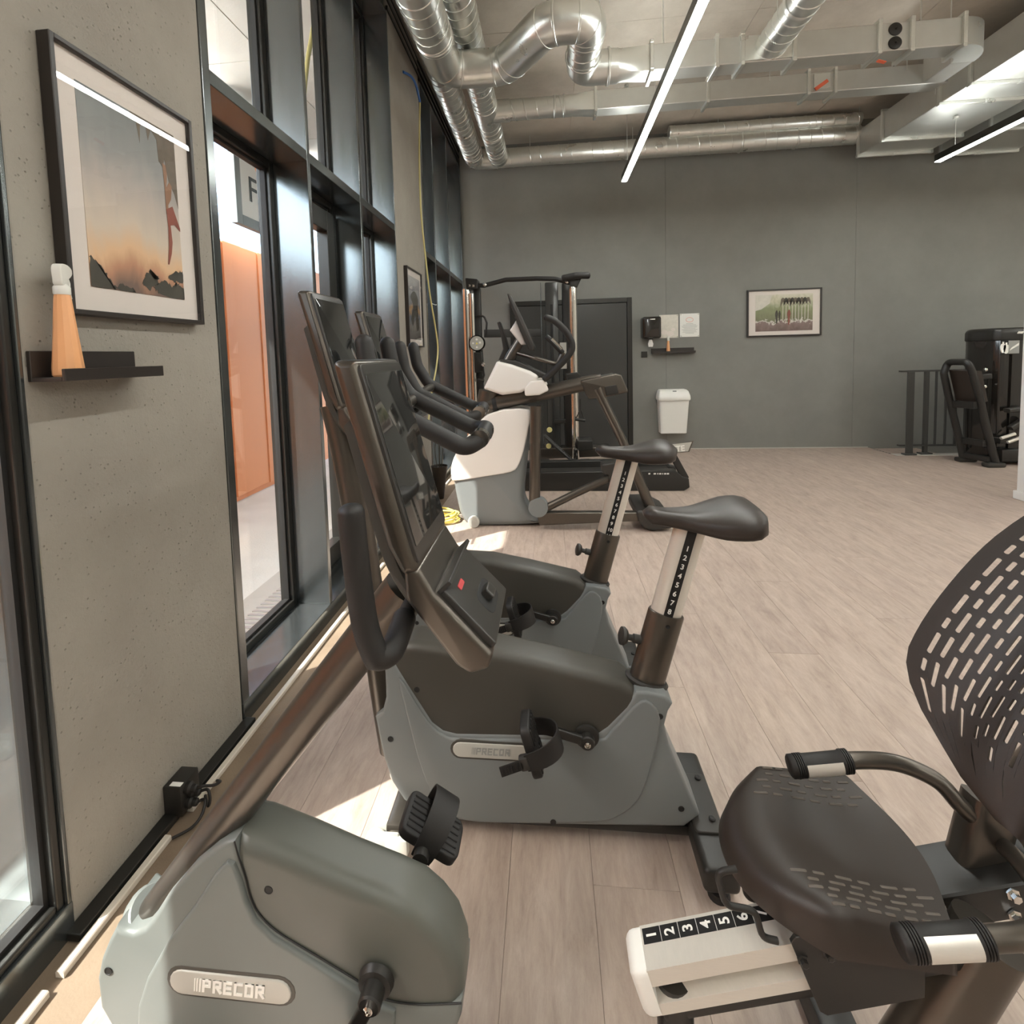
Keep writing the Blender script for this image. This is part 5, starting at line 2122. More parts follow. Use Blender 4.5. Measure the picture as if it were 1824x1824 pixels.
# second picture, on the far pier
xf = -1.225
ca, cc = U(727, 476, X=xf), U(751, 616, X=xf)
M['print_blue'] = gradient_print('blue_sport_print', [(0.0, srgb(86, 82, 78)), (0.25, srgb(128, 122, 116)), (0.42, srgb(96, 104, 118)), (0.52, srgb(180, 140, 88)), (0.58, srgb(104, 108, 116)), (0.8, srgb(150, 150, 152)), (1.0, srgb(178, 176, 174))], 2, 0.5, 3.5)
t, F, pr, o = picture('small narrow-looking framed picture on the far pier behind the bike consoles', (XW, 4.64, 1.90), (0, 1, 0), (0, 0, 1), 0.52, 0.71, (1, 0, 0), 0.014, (0.05, 0.055), 0.034, M['print_blue'])
w_ = 0.52 / 2 - 0.064
flat_shape([(-0.14, 0.10), (0.0, 0.16), (0.12, 0.10), (0.10, 0.0), (0.14, -0.16), (0.04, -0.20), (0.0, -0.06), (-0.08, -0.16), (-0.14, -0.1), (-0.06, 0.02)], F, 0.034 - 0.0142, 'print_figure', M['ink_dark'], t, o, 4)

# landscape picture on the back wall: two riders on a palm-lined road
M['print_road'] = gradient_print('palm_road_print', [(0.0, srgb(112, 92, 86)), (0.22, srgb(138, 118, 112)), (0.27, srgb(222, 216, 206)), (0.31, srgb(120, 120, 92)), (0.6, srgb(140, 146, 108)), (0.85, srgb(196, 192, 166)), (1.0, srgb(214, 208, 190))], 2, 0.45, 9.0, (1.6, 1, 0.8), 8)
fx0, fx1, fz0, fz1 = 2.805, 3.80, 1.600, 2.262
t, F, pr, o = picture('black framed landscape picture of two cyclists, on the back wall', ((fx0 + fx1) / 2, YB, (fz0 + fz1) / 2), (1, 0, 0), (0, 0, 1), fx1 - fx0, fz1 - fz0, (0, -1, 0), 0.02, (0.095, 0.055), 0.032, M['print_road'])
W2, H2 = (fx1 - fx0) / 2 - 0.115, (fz1 - fz0) / 2 - 0.075
zp = 0.032 - 0.0142
flat_shape([(-W2, H2), (-W2 + 0.22, H2), (-W2 + 0.19, H2 - 0.12), (-W2 + 0.08, H2 - 0.2), (-W2, H2 - 0.22)], F, zp, 'print_building', M['paper'], t, o)
for k in range(9):
    x = -0.02 + 0.042 * k
    flat_shape([(x, -0.10), (x + 0.008, -0.10), (x + 0.010, 0.10), (x + 0.002, 0.10)], F, zp, 'print_palm_trunk', M['paper'], t, o)
    flat_shape([(x - 0.03, 0.07 + 0.02 * (k % 3)), (x + 0.005, 0.15), (x + 0.04, 0.10), (x + 0.02, 0.20), (x - 0.02, 0.19)], F, zp + 0.0005, 'print_palm_crown', M['ink_dark'] if k % 2 else M['ink_rock'], t, o, 2)
for x, s in ((-0.10, 1.0), (-0.06, 0.8), (0.065, 1.15)):
    flat_shape([(x - 0.012 * s, -0.07), (x - 0.02 * s, -0.02), (x - 0.006 * s, 0.03 * s), (x + 0.010 * s, 0.03 * s), (x + 0.02 * s, -0.02), (x + 0.012 * s, -0.07), (x + 0.008 * s, -0.145 * s), (x - 0.008 * s, -0.145 * s)], F, zp + 0.0010, 'print_cyclist', M['ink_red'] if s > 1 else M['ink_dark'], t, o, 2)

# ------------------------------------------------------------------ shelves and spray bottles
def ledge(label, o, ux, n, w, loc):
    """shallow picture ledge: back plate, floor and front lip"""
    o, ux, n = Vector(o), Vector(ux), Vector(n)
    t = thing('wall_shelf', label, 'shelf', loc, 'black picture ledges')
    F = Matrix.Translation(o) @ Matrix((ux, Vector((0, 0, 1)), n)).transposed().to_4x4()
    for nm, lo, hi in (('back_plate', (-w / 2, 0, 0.001), (w / 2, 0.075, 0.012)), ('shelf_board', (-w / 2, 0, 0.012), (w / 2, 0.010, 0.092)), ('front_lip', (-w / 2, 0, 0.092), (w / 2, 0.030, 0.102))):
        b = MB()
        b.box(lo, hi, 0.0015, seg=1)
        b.xform(F)
        b.build(nm, M['frame_black'], t, loc, smooth=False)
    return t


y0_, y1_ = U(46, 650, X=XW).y, U(235, 650, X=XW).y
zs = U(48, 681, X=XW).z
ledge('dark wall shelf under the climber picture, holding a spray bottle', (XW, (y0_ + y1_) / 2, zs), (0, 1, 0), (1, 0, 0), y1_ - y0_, (XW, (y0_ + y1_) / 2, zs))
ledge('dark wall shelf on the back wall below the two notices', (1.78, YB, 1.405), (1, 0, 0), (0, -1, 0), 0.60, (1.78, YB, 1.405))


def spray_bottle(label, p, s, rz):
    t = thing('spray_bottle', label, 'spray bottle', p, 'orange spray bottles')
    p = Vector(p)
    R = Matrix.Translation(p) @ Matrix.Rotation(rz, 4, 'Z') @ Matrix.Scale(s, 4)

    def part(b, name, m, par, **k):
        b.xform(R)
        return b.build(name, m, par, p, **k)
    b = MB()
    loops = []
    for h, r in ((0, 0.029), (0.004, 0.032), (0.02, 0.0318), (0.10, 0.0245), (0.185, 0.0175), (0.192, 0.0165), (0.198, 0.0155)):
        loops.append([(r * math.cos(2 * math.pi * (k + 0.5) / 12), r * math.sin(2 * math.pi * (k + 0.5) / 12), h) for k in range(12)])
    b.loft(loops)
    body = part(b, 'bottle', M['spray_liquid'], t, angle=20)
    b = MB()
    b.lathe([(0.0165, 0.196), (0.0175, 0.199), (0.0175, 0.214), (0.0155, 0.217), (0.011, 0.222)], (0, 0, 0), (0, 0, 1), 20)
    part(b, 'collar', M['clear_plastic'], t)
    b = MB()
    prof = [(-0.016, 0.218), (0.012, 0.218), (0.014, 0.232), (0.034, 0.246), (0.036, 0.262), (0.016, 0.270), (-0.012, 0.268), (-0.022, 0.256), (-0.020, 0.234)]
    b.prism(catmull(prof, 3), -0.010, 0.010, bev=0.003)
    hd = part(b, 'spray_head', M['clear_plastic'], t)
    b = MB()
    b.tube(fillet([(0.018, 0, 0.244), (0.028, 0, 0.228), (0.026, 0, 0.205), (0.032, 0, 0.190)], 0.01), 0.0042, 8, flat=1.8)
    part(b, 'trigger', M['clear_plastic'], hd)
    b = MB()
    b.cyl((0.034, 0, 0.254), (0.046, 0, 0.254), 0.006, 12)
    part(b, 'nozzle', M['clear_plastic'], hd)
    return t


q = U(123, 668, X=-1.196)
spray_bottle('orange spray bottle with clear trigger head on the near wall shelf', (-1.196, q.y, zs + 0.0105), 1.03, 2.0)
spray_bottle('small orange spray bottle on the back wall shelf by the notices', (1.71, YB - 0.052, 1.4155), 0.86, 0.6)

# notices
for k, (x0, x1, z0, z1, lab) in enumerate(((1.600, 1.862, 1.625, 1.958, 'grey illustrated notice sheet next to the towel dispenser'), (1.885, 2.155, 1.632, 1.966, 'white text notice sheet, right one of the pair above the shelf'))):
    og = ((x0 + x1) / 2, YB, (z0 + z1) / 2)
    t = thing('notice_sheet', lab, 'notice', og, 'notices on the back wall')
    b = MB()
    b.box((x0, YB - 0.008, z0), (x1, YB - 0.001, z1), 0.001, seg=1)
    pl = b.build('sheet', M['paper'] if k == 0 else M['paper_white'], t, og, smooth=False)
    for sx in (x0 + 0.014, x1 - 0.014):
        for sz in (z0 + 0.014, z1 - 0.014):
            b = MB()
            b.lathe([(0.006, 0), (0.006, 0.004), (0.004, 0.006), (0, 0.006)], (sx, YB - 0.008, sz), (0, -1, 0), 10)
            b.build('standoff_pin', M['chrome'], t, og)
    b = MB()
    if k == 1:
        for r in range(9):
            ww = (0.06, 0.10, 0.09, 0.11, 0.08, 0.10, 0.11, 0.09, 0.05)[r]
            zz = z0 + 0.05 + 0.017 * r
            b.box(((x0 + x1) / 2 - ww, YB - 0.0086, zz), ((x0 + x1) / 2 + ww, YB - 0.008, zz + 0.004))
        b.build('printed_lines', M['grey_print'], pl, og, smooth=False, kind='stuff')
        b = MB()
        b.tube([((x0 + x1) / 2 + 0.05 * math.cos(a_ / 4), YB - 0.008, z1 - 0.09 + 0.032 * math.sin(a_ / 4)) for a_ in range(25)], 0.0022, 6, closed=True)
        b.build('printed_ring', M['lever'], pl, og, smooth=False)
    else:
        for a, c, r in ((0.07, 0.08, 0.045), (0.15, 0.06, 0.05), (0.19, 0.12, 0.03)):
            b.prism([(x0 + a + r * math.cos(2 * math.pi * i / 14) * (1 + 0.2 * math.sin(3 * i)), z0 + c + r * 0.8 * math.sin(2 * math.pi * i / 14)) for i in range(14)], YB - 0.0086, YB - 0.008)
        b.build('printed_picture', M['mount'], pl, og, smooth=False, kind='stuff')

# towel dispenser
og = (1.46, YB, 1.78)
t = thing('towel_dispenser', 'black paper towel dispenser with a white sheet hanging out, on the back wall', 'dispenser', og)
b = MB()
pts = fillet([Vector(v) for v in ((1.332, 1.625), (1.590, 1.625), (1.590, 1.930), (1.332, 1.930))], 0.035, 5, True)
b.prism([tuple(v) for v in pts], YB - 0.20, YB - 0.001, bev=0.04, bev_b=0.0)
M['gloss_black'] = mat('smoked_black_plastic', srgb(34, 31, 28), 0.12, coat=0.4)
body = b.build('dispenser_case', M['gloss_black'], t, og, angle=40)
b = MB()
b.box((1.43, YB - 0.205, 1.885), (1.50, YB - 0.199, 1.897), 0.002)
b.build('maker_plate', M['white_print'], body, og, smooth=False)
b = MB()
b.lathe([(0.03, 0), (0.026, -0.02), (0, -0.02)], (1.46, YB - 0.1, 1.627), (0, 0, 1), 16)
b.build('outlet_ring', M['gasket'], body, og)
b = MB()
b.loft([[(1.455 + dx, YB - 0.1 + dy, z) for dx, dy in ((-w * 0.5, 0), (0, 0.018), (w * 0.5, 0.0), (0.0, -0.012))] for w, z in ((0.02, 1.625), (0.05, 1.59), (0.075, 1.545), (0.06, 1.505))])
b.build('paper_towel', M['white'], t, og, label='white paper sheet')

# switch plate
b = MB()
b.box((1.338, YB - 0.012, 1.352), (1.424, YB - 0.001, 1.440), 0.003)
o_ = b.build('light_switch', M['anod_dark'], None, (1.381, YB, 1.396), smooth=False)
tag(o_, 'dark square switch plate on the back wall below the towel dispenser', 'switch')

# wall bin
og = (1.76, YB, 0.57)
t = thing('wall_bin', 'white plastic waste bin hung on the back wall below the shelf', 'bin', og)
b = MB()
lo = []
for z, w, d in ((0.255, 0.345, 0.16), (0.262, 0.36, 0.17), (0.70, 0.405, 0.215), (0.735, 0.41, 0.22)):
    lo.append([(1.755 + v.x * w, YB - 0.004 - d / 2 + v.y * d, z) for v in [Vector(p) for p in fillet([Vector(a) for a in ((-0.5, -0.5), (0.5, -0.5), (0.5, 0.5), (-0.5, 0.5))], 0.12, 5, True)]])
b.loft(lo)
b.build('bin_body', M['white'], t, og, angle=40)
b = MB()
lo = []
for z, w, d in ((0.735, 0.425, 0.235), (0.755, 0.44, 0.245), (0.80, 0.435, 0.24), (0.865, 0.40, 0.20), (0.885, 0.36, 0.16)):
    lo.append([(1.755 + v.x * w, YB - 0.004 - d / 2 + v.y * d, z) for v in [Vector(p) for p in fillet([Vector(a) for a in ((-0.5, -0.5), (0.5, -0.5), (0.5, 0.5), (-0.5, 0.5))], 0.1, 5, True)]])
b.loft(lo)
lid = b.build('bin_lid', M['white'], t, og, angle=40)
b = MB()
b.box((1.735, YB - 0.215, 0.862), (1.785, YB - 0.19, 0.874), 0.003)
b.build('lid_catch', M['grey_print'], lid, og)

# ------------------------------------------------------------------ socket box with plugs and cables
sy = U(290, 1425, X=XW).y
og = (XW, sy + 0.04, 0.02)
t = thing('socket_box', 'black surface socket box with plugs at the foot of the near pier', 'socket', og)
b = MB()
b.box((XW + 0.001, sy, 0.014), (XW + 0.062, sy + 0.085, 0.112), 0.004)
bx_ = b.build('socket_case', M['black'], t, og)
b = MB()
b.box((XW + 0.02, sy + 0.006, 0.1118), (XW + 0.058, sy + 0.022, 0.1126))
b.build('case_label', M['white_print'], bx_, og, smooth=False, label='small white sticker')
for k, (yy, zz) in enumerate(((sy + 0.03, 0.088), (sy + 0.045, 0.062), (sy + 0.03, 0.040))):
    b = MB()
    b.lathe([(0.018, 0), (0.018, 0.012), (0.012, 0.018), (0.011, 0.030), (0.006, 0.034)], (XW + 0.062, yy, zz), (1, 0, 0), 16)
    pg = b.build('plug', M['rubber'], t, og)
    b = MB()
    x0 = XW + 0.094
    e = ((x0 + 0.03, sy + 0.10, 0.05), (x0 + 0.028, sy + 0.04, 0.02), (x0 + 0.02, sy - 0.03, 0.012))[k]
    b.tube(catmull([(x0 - 0.004, yy, zz), (x0 + 0.022, yy + 0.005, zz + 0.004), (x0 + 0.034, (yy + e[1]) / 2, (zz + e[2]) / 2), e, (XW + 0.075, e[1] + (0.05 if k < 2 else -0.03), 0.006)], 6, False), 0.0045, 8)
    b.build('flex', M['rubber'], pg, og)

# ------------------------------------------------------------------ loose cable down the far pier
og = (-1.2, 4.7, 2.5)
t = thing('hanging_cable', 'pale yellow cable with a blue sleeve hanging down the far pier', 'cable', og)
Xc = -1.215
b = MB()
b.tube(catmull([U(x, y, X=Xc if k else -1.245) for k, (x, y) in enumerate(((718, 128), (732, 136), (741, 152), (748, 182)))], 6, False), 0.011, 10)
b.build('blue_sleeve', M['blue'], t, og, label='blue cable sleeve')
b = MB()
b.tube(catmull([U(x, y, X=Xc) for x, y in ((748, 180), (747, 240), (747, 300), (750, 380), (757, 450), (765, 520), (775, 580), (780, 620), (777, 655), (769, 700), (762, 760))], 6, False), 0.0085, 10)
b.build('conduit', M['yellow'], t, og)
b = MB()
q = U(770, 541, X=Xc)
b.tube([(q.x, q.y - 0.02, q.z), (q.x + 0.01, q.y + 0.10, q.z - 0.004), (q.x + 0.01, q.y + 0.16, q.z + 0.004)], 0.004, 6)
b.build('cable_tie', M['clear_plastic'], t, og)

# coil of yellow cable on the floor
q = U(806, 926, Z=0.01)
b = MB()
pts = []
for k in range(150):
    a = 2 * math.pi * k / 22
    r = 0.13 + 0.03 * math.sin(k * 0.37) + 0.012 * math.cos(k * 0.9)
    pts.append((q.x - 0.10 + r * math.cos(a), q.y + r * 0.9 * math.sin(a), 0.010 + 0.0005 * k))
b.tube(pts, 0.0075, 8)
tag(b.build('cable_coil', M['yellow_bright'], None, (q.x, q.y, 0)), 'coil of bright yellow cable on the sunlit floor by the elliptical trainer', 'cable')

# planter by the glass
og = (-1.135, 5.0, 0)
t = thing('plant_pot', 'dark conical plant pot with thin bare stems by the windows', 'plant pot', og)
b = MB()
b.lathe([(0.0, 0.0), (0.034, 0.0), (0.036, 0.006), (0.083, 0.335), (0.086, 0.34), (0.080, 0.34), (0.076, 0.322), (0.0, 0.322)], og, (0, 0, 1), 28)
b.build('pot', M['vinyl'], t, og, angle=40)
b = MB()
for k in range(4):
    a = 1.7 * k
    b.tube(catmull([(og[0] + 0.02 * math.cos(a), 5.0 + 0.02 * math.sin(a), 0.32), (og[0] + 0.04 * math.cos(a), 5.0 + 0.03 * math.sin(a), 0.5), (og[0] + 0.03 * math.cos(a + 1), 5.0 + 0.08 * math.sin(a), 0.66)], 4, False), 0.004, 6)
b.build('stems', M['ink_dark'], t, og, kind='stuff')

# ================================================================== machines further back
KP = crop(780, 460, 3.648)


def K(pts, Y):
    return [U(x, y, Y=Y) for x, y in KP(pts)]


def K2(pts, Y):
    return [(v.x, v.z) for v in K(pts, Y)]


# ------------------------------------------------------------------ elliptical trainer
def make_elliptical():
    og = (0.0, 4.3, 0)
    t = thing('elliptical_trainer', 'white and grey elliptical trainer with a long dark arm, behind the upright bikes', 'exercise machine', og)
    yn, yf = 4.16, 4.44

    def B(b, name, m, par=None, **k):
        return b.build(name, M[m], par or t, og, **k)
    b = MB()
    b.prism(catmull(K2([(340, 1030), (600, 1000), (590, 1200), (565, 1450), (560, 1570), (600, 1650), (655, 1690), (650, 1730), (390, 1742), (210, 1738), (150, 1680), (118, 1560), (98, 1440), (95, 1370), (160, 1230)], yn), 3), yn, yf, bev=0.05, seg=4)
    body = B(b, 'base_shell', 'grey_shell', angle=50)
    for ya, yb in ((yn - 0.014, yn + 0.05), (yf - 0.05, yf + 0.014)):
        b = MB()
        b.prism(catmull(K2([(330, 1012), (596, 985), (588, 1100), (560, 1240), (525, 1340), (475, 1388), (300, 1418), (115, 1446), (88, 1415), (92, 1335), (150, 1215)], yn), 3), ya, yb, bev=0.012 if ya < 4.3 else 0.0, bev_b=0.0 if ya < 4.3 else 0.012)
        B(b, 'side_shield', 'light_shell', body, angle=40, label='off-white side shield')
    b = MB()
    b.prism(K2([(100, 1300), (330, 1020), (352, 1030), (118, 1315), (105, 1440), (92, 1430)], yn), yn + 0.02, yf - 0.02, bev=0.006)
    B(b, 'front_shield', 'light_shell', body, angle=40)
    # neck block and long arm
    b = MB()
    p = K([(318, 1000), (325, 930), (335, 860)], 4.28)
    b.tube(p, [0.10, 0.095, 0.09], 24)
    B(b, 'neck_block', 'bronze')
    b = MB()
    p = K([(325, 950), (420, 930), (640, 885), (950, 815), (1060, 800)], 4.24)
    b.tube(catmull(p, 4, False), 0.062, 24)
    arm = B(b, 'arm_tube', 'bronze', angle=60)
    b = MB()
    c = K([(372, 945)], 4.24)[0]
    d = (p[2] - p[1]).normalized()
    b.tube([c - d * 0.018, c + d * 0.018], 0.067, 24)
    B(b, 'arm_collar', 'gasket', arm)
    b = MB()
    b.prism(fillet([Vector(v) for v in K2([(925, 795), (1150, 750), (1190, 758), (1238, 870), (1100, 900), (978, 915)], 4.16)], 0.015, 4, True), 4.14, 4.36, bev=0.012)
    box = B(b, 'arm_head', 'bronze')
    b = MB()
    b.prism(K2([(1085, 835), (1160, 822), (1175, 878), (1095, 893)], 4.14), 4.132, 4.15, bev=0.003)
    B(b, 'head_cover', 'black', box)
    for yy in (4.17, 4.33):
        b = MB()
        p = K([(1035, 845), (1075, 930), (1190, 1165), (1290, 1400), (1390, 1640)], yy)
        b.tube(p, [0.042, 0.036, 0.036, 0.040, 0.042], 20)
        B(b, 'rear_link', 'bronze', angle=60)
    # upper shroud and caps
    b = MB()
    b.prism(fillet([Vector(v) for v in K2([(385, 668), (298, 848), (420, 888), (545, 872), (640, 802), (655, 765), (600, 732), (480, 690)], 4.16)], [0.02, 0.02, 0.03, 0.03, 0.04, 0.03, 0.03, 0.03], 4, True), 4.12, 4.46, bev=0.03)
    sh = B(b, 'shroud', 'light_shell', angle=50, label='off-white upper shroud')
    b = MB()
    b.prism(K2([(410, 655), (520, 668), (640, 725), (735, 770), (700, 790), (640, 760), (480, 705), (395, 690)], 4.2), 4.17, 4.41, bev=0.01)
    B(b, 'shroud_top', 'black_soft', sh)
    for yy in (4.085, 4.455):
        b = MB()
        b.prism(fillet([Vector(v) for v in K2([(560, 845), (600, 800), (690, 788), (722, 860), (660, 890), (565, 897)], 4.08)], 0.02, 4, True), yy, yy + 0.06, bev=0.015)
        B(b, 'pivot_cap', 'light_shell', label='off-white pivot cap')
    # mast, console and rack
    b = MB()
    b.tube(K([(440, 700), (480, 625), (545, 520)], 4.3), 0.042, 20)
    mast = B(b, 'mast', 'bronze')
    b = MB()
    b.prism(fillet([Vector(v) for v in K2([(458, 240), (478, 246), (545, 380), (632, 572), (625, 602), (592, 592), (540, 480), (470, 285)], 4.3)], 0.012, 3, True), 4.15, 4.45, bev=0.012)
    con = B(b, 'console', 'black_soft')
    b = MB()
    b.prism(K2([(484, 262), (545, 385), (615, 545), (611, 549), (541, 389), (480, 266)], 4.3), 4.175, 4.425)
    B(b, 'screen', 'screen', con, smooth=False)
    b = MB()
    b.prism(K2([(472, 472), (514, 405), (582, 560), (545, 565)], 4.3), 4.20, 4.40, bev=0.02)
    B(b, 'console_back', 'light_shell', con, label='pale wedge behind the screen')
    b = MB()
    b.prism(K2([(392, 422), (408, 416), (440, 500), (470, 600), (455, 660), (400, 660), (430, 590), (415, 500)], 4.5), 4.40, 4.56, bev=0.01)
    B(b, 'reading_rack', 'black_soft')
    # handles
    for yy in (4.10, 4.52):
        b = MB()
        p = catmull(K([(695, 785), (755, 730), (850, 630), (872, 565), (838, 485), (765, 412), (702, 385)], yy), 6, False)
        b.tube(p, 0.027, 16, round_end=0.7)
        B(b, 'moving_handle', 'rubber', angle=60)
        b = MB()
        p = K([(708, 512), (745, 545), (808, 612)], yy + (0.06 if yy < 4.3 else -0.06))
        b.tube(p, 0.022, 14, round_end=0.6)
        g = B(b, 'fixed_grip', 'rubber', angle=60)
        b = MB()
        q0, q1 = p[0] * 0.4 + p[1] * 0.6, p[2] * 0.8 + p[1] * 0.2
        off = Vector((0.012, -0.012, 0.008))
        b.tube([q0 + off, q1 + off], 0.014, 12)
        B(b, 'pulse_plate', 'chrome', g)
        b = MB()
        p2 = K([(495, 612), (640, 652), (775, 690), (815, 612)], yy + (0.06 if yy < 4.3 else -0.06))
        p2[0].y = 4.3
        b.tube(fillet(p2, 0.04, 5), 0.018, 12)
        B(b, 'grip_tube', 'bronze', angle=60)
    # drive pillar, joint, links and foot plates
    for yy, s in ((4.12, 1), (4.48, -1)):
        b = MB()
        p = K([(635, 960), (632, 1200), (628, 1590)], yy)
        b.tube(p, 0.046, 20)
        B(b, 'drive_pillar', 'bronze')
        b = MB()
        c = K([(652, 1612)], yy)[0]
        b.lathe([(0.078, -0.05), (0.082, -0.03), (0.082, 0.03), (0.078, 0.05)], c, (0, 1, 0), 28)
        B(b, 'pivot_joint', 'grey_shell')
        b = MB()
        p = K([(690, 1630), (900, 1525), (1115, 1425)], yy)
        b.tube(p, 0.032, 16)
        B(b, 'pedal_link', 'bronze')
        b = MB()
        b.prism(fillet([Vector(v) for v in K2([(1060, 1330), (1120, 1320), (1180, 1310), (1185, 1460), (1115, 1470), (1105, 1400), (1065, 1385)], yy)], 0.012, 3, True), yy - 0.07, yy + 0.07, bev=0.012)
        B(b, 'foot_plate', 'black_soft')
        b = MB()
        b.prism(K2([(640, 1645), (1310, 1645), (1330, 1700), (660, 1730)], yy), yy - 0.035, yy + 0.035, bev=0.012)
        B(b, 'base_rail', 'bronze')
    b = MB()
    b.prism(fillet([Vector(v) for v in K2([(1285, 1632), (1420, 1630), (1520, 1680), (1520, 1745), (1390, 1765), (1330, 1745), (1300, 1700)], 4.1)], 0.02, 4, True), 4.06, 4.56, bev=0.02)
    B(b, 'rear_foot', 'black_soft')
    for yy in (4.14, 4.46):
        b = MB()
        c = U(843, 937, Y=yy)
        b.lathe([(0.045, -0.018), (0.05, -0.012), (0.05, 0.012), (0.045, 0.018)], (-0.66, yy, 0.05), (0, 1, 0), 22)
        b.lathe([(0.018, -0.021), (0.018, 0.021)], (-0.66, yy, 0.05), (0, 1, 0), 14)
        B(b, 'transport_wheel', 'badge')
    return t


make_elliptical()


# ------------------------------------------------------------------ low platform with the lettered end plate
def make_platform():
    og = (0.9, 5.35, 0)
    t = thing('sled_trainer', 'low black exercise platform with a tilted grey lettered plate at its end', 'exercise machine', og)

    def B(b, name, m, par=None, **k):
        return b.build(name, M[m], par or t, og, **k)
    y0, y1 = 5.28, 5.92
    for ya, yb in ((y0, y0 + 0.10), (y1 - 0.10, y1)):
        b = MB()
        b.prism(fillet([Vector(v) for v in K2([(560, 1395), (1545, 1378), (1590, 1420), (1632, 1432), (1638, 1490), (1600, 1512), (560, 1520)], y0)], 0.014, 4, True), ya, yb, bev=0.01)
        rl = B(b, 'side_rail', 'black')
    b = MB()
    b.prism(K2([(560, 1440), (1560, 1425), (1560, 1500), (560, 1510)], y0), y0 + 0.10, y1 - 0.10, bev=0.004)
    B(b, 'deck', 'black_soft')
    b = MB()
    for k, (x, w) in enumerate(((1368, 12), (1402, 16), (1426, 6), (1438, 14), (1458, 6), (1470, 14), (1488, 14))):
        p = K2([(x, 1396), (x + w, 1395.5), (x + w, 1405), (x, 1405.5)], y0 - 0.001)
        b.prism(p, y0 - 0.0012, y0 + 0.001)
    B(b, 'rail_print', 'white_print', rl, smooth=False, kind='stuff')
    for yy in (5.33, 5.87):
        b = MB()
        p = K([(1515, 1262), (1560, 1340), (1608, 1430)], yy)
        b.bar(p[0], p[2], 0.05, 0.07, up=(1, 0, 0), bev=0.008)
        B(b, 'end_strut', 'black')
    a, b_, c, d = K([(1480, 1212), (1662, 1188), (1634, 1258), (1480, 1272)], 5.3)
    b = MB()
    b.prism([(a.x, a.z), (b_.x, b_.z), (c.x, c.z), (d.x, d.z)], 5.296, 5.33, bev=0.006)
    pl = B(b, 'end_plate', 'bronze')
    b = MB()
    sh = lambda f: [(a.x + (p.x - a.x) * 1.0, p.z) for p in f]
    fc_ = [(v.x, v.z) for v in K([(1484, 1214), (1650, 1194), (1626, 1254), (1484, 1268)], 5.294)]
    b.prism(fc_, 5.292, 5.297)
    B(b, 'end_plate_face', 'badge', pl, smooth=False)
    q0, q1 = K([(1500, 1243), (1605, 1236)], 5.291)
    b = MB()
    add_mesh(b, text_mesh('ELITE', 0.082, 0.001), frame_matrix((q0.x + (q1.x - q0.x) * 0.40, 5.2912, (q0.z + q1.z) / 2), q1 - q0, (0, 0, 1)))
    B(b, 'end_plate_print', 'white_print', pl, smooth=False, kind='stuff')
    return t


make_platform()


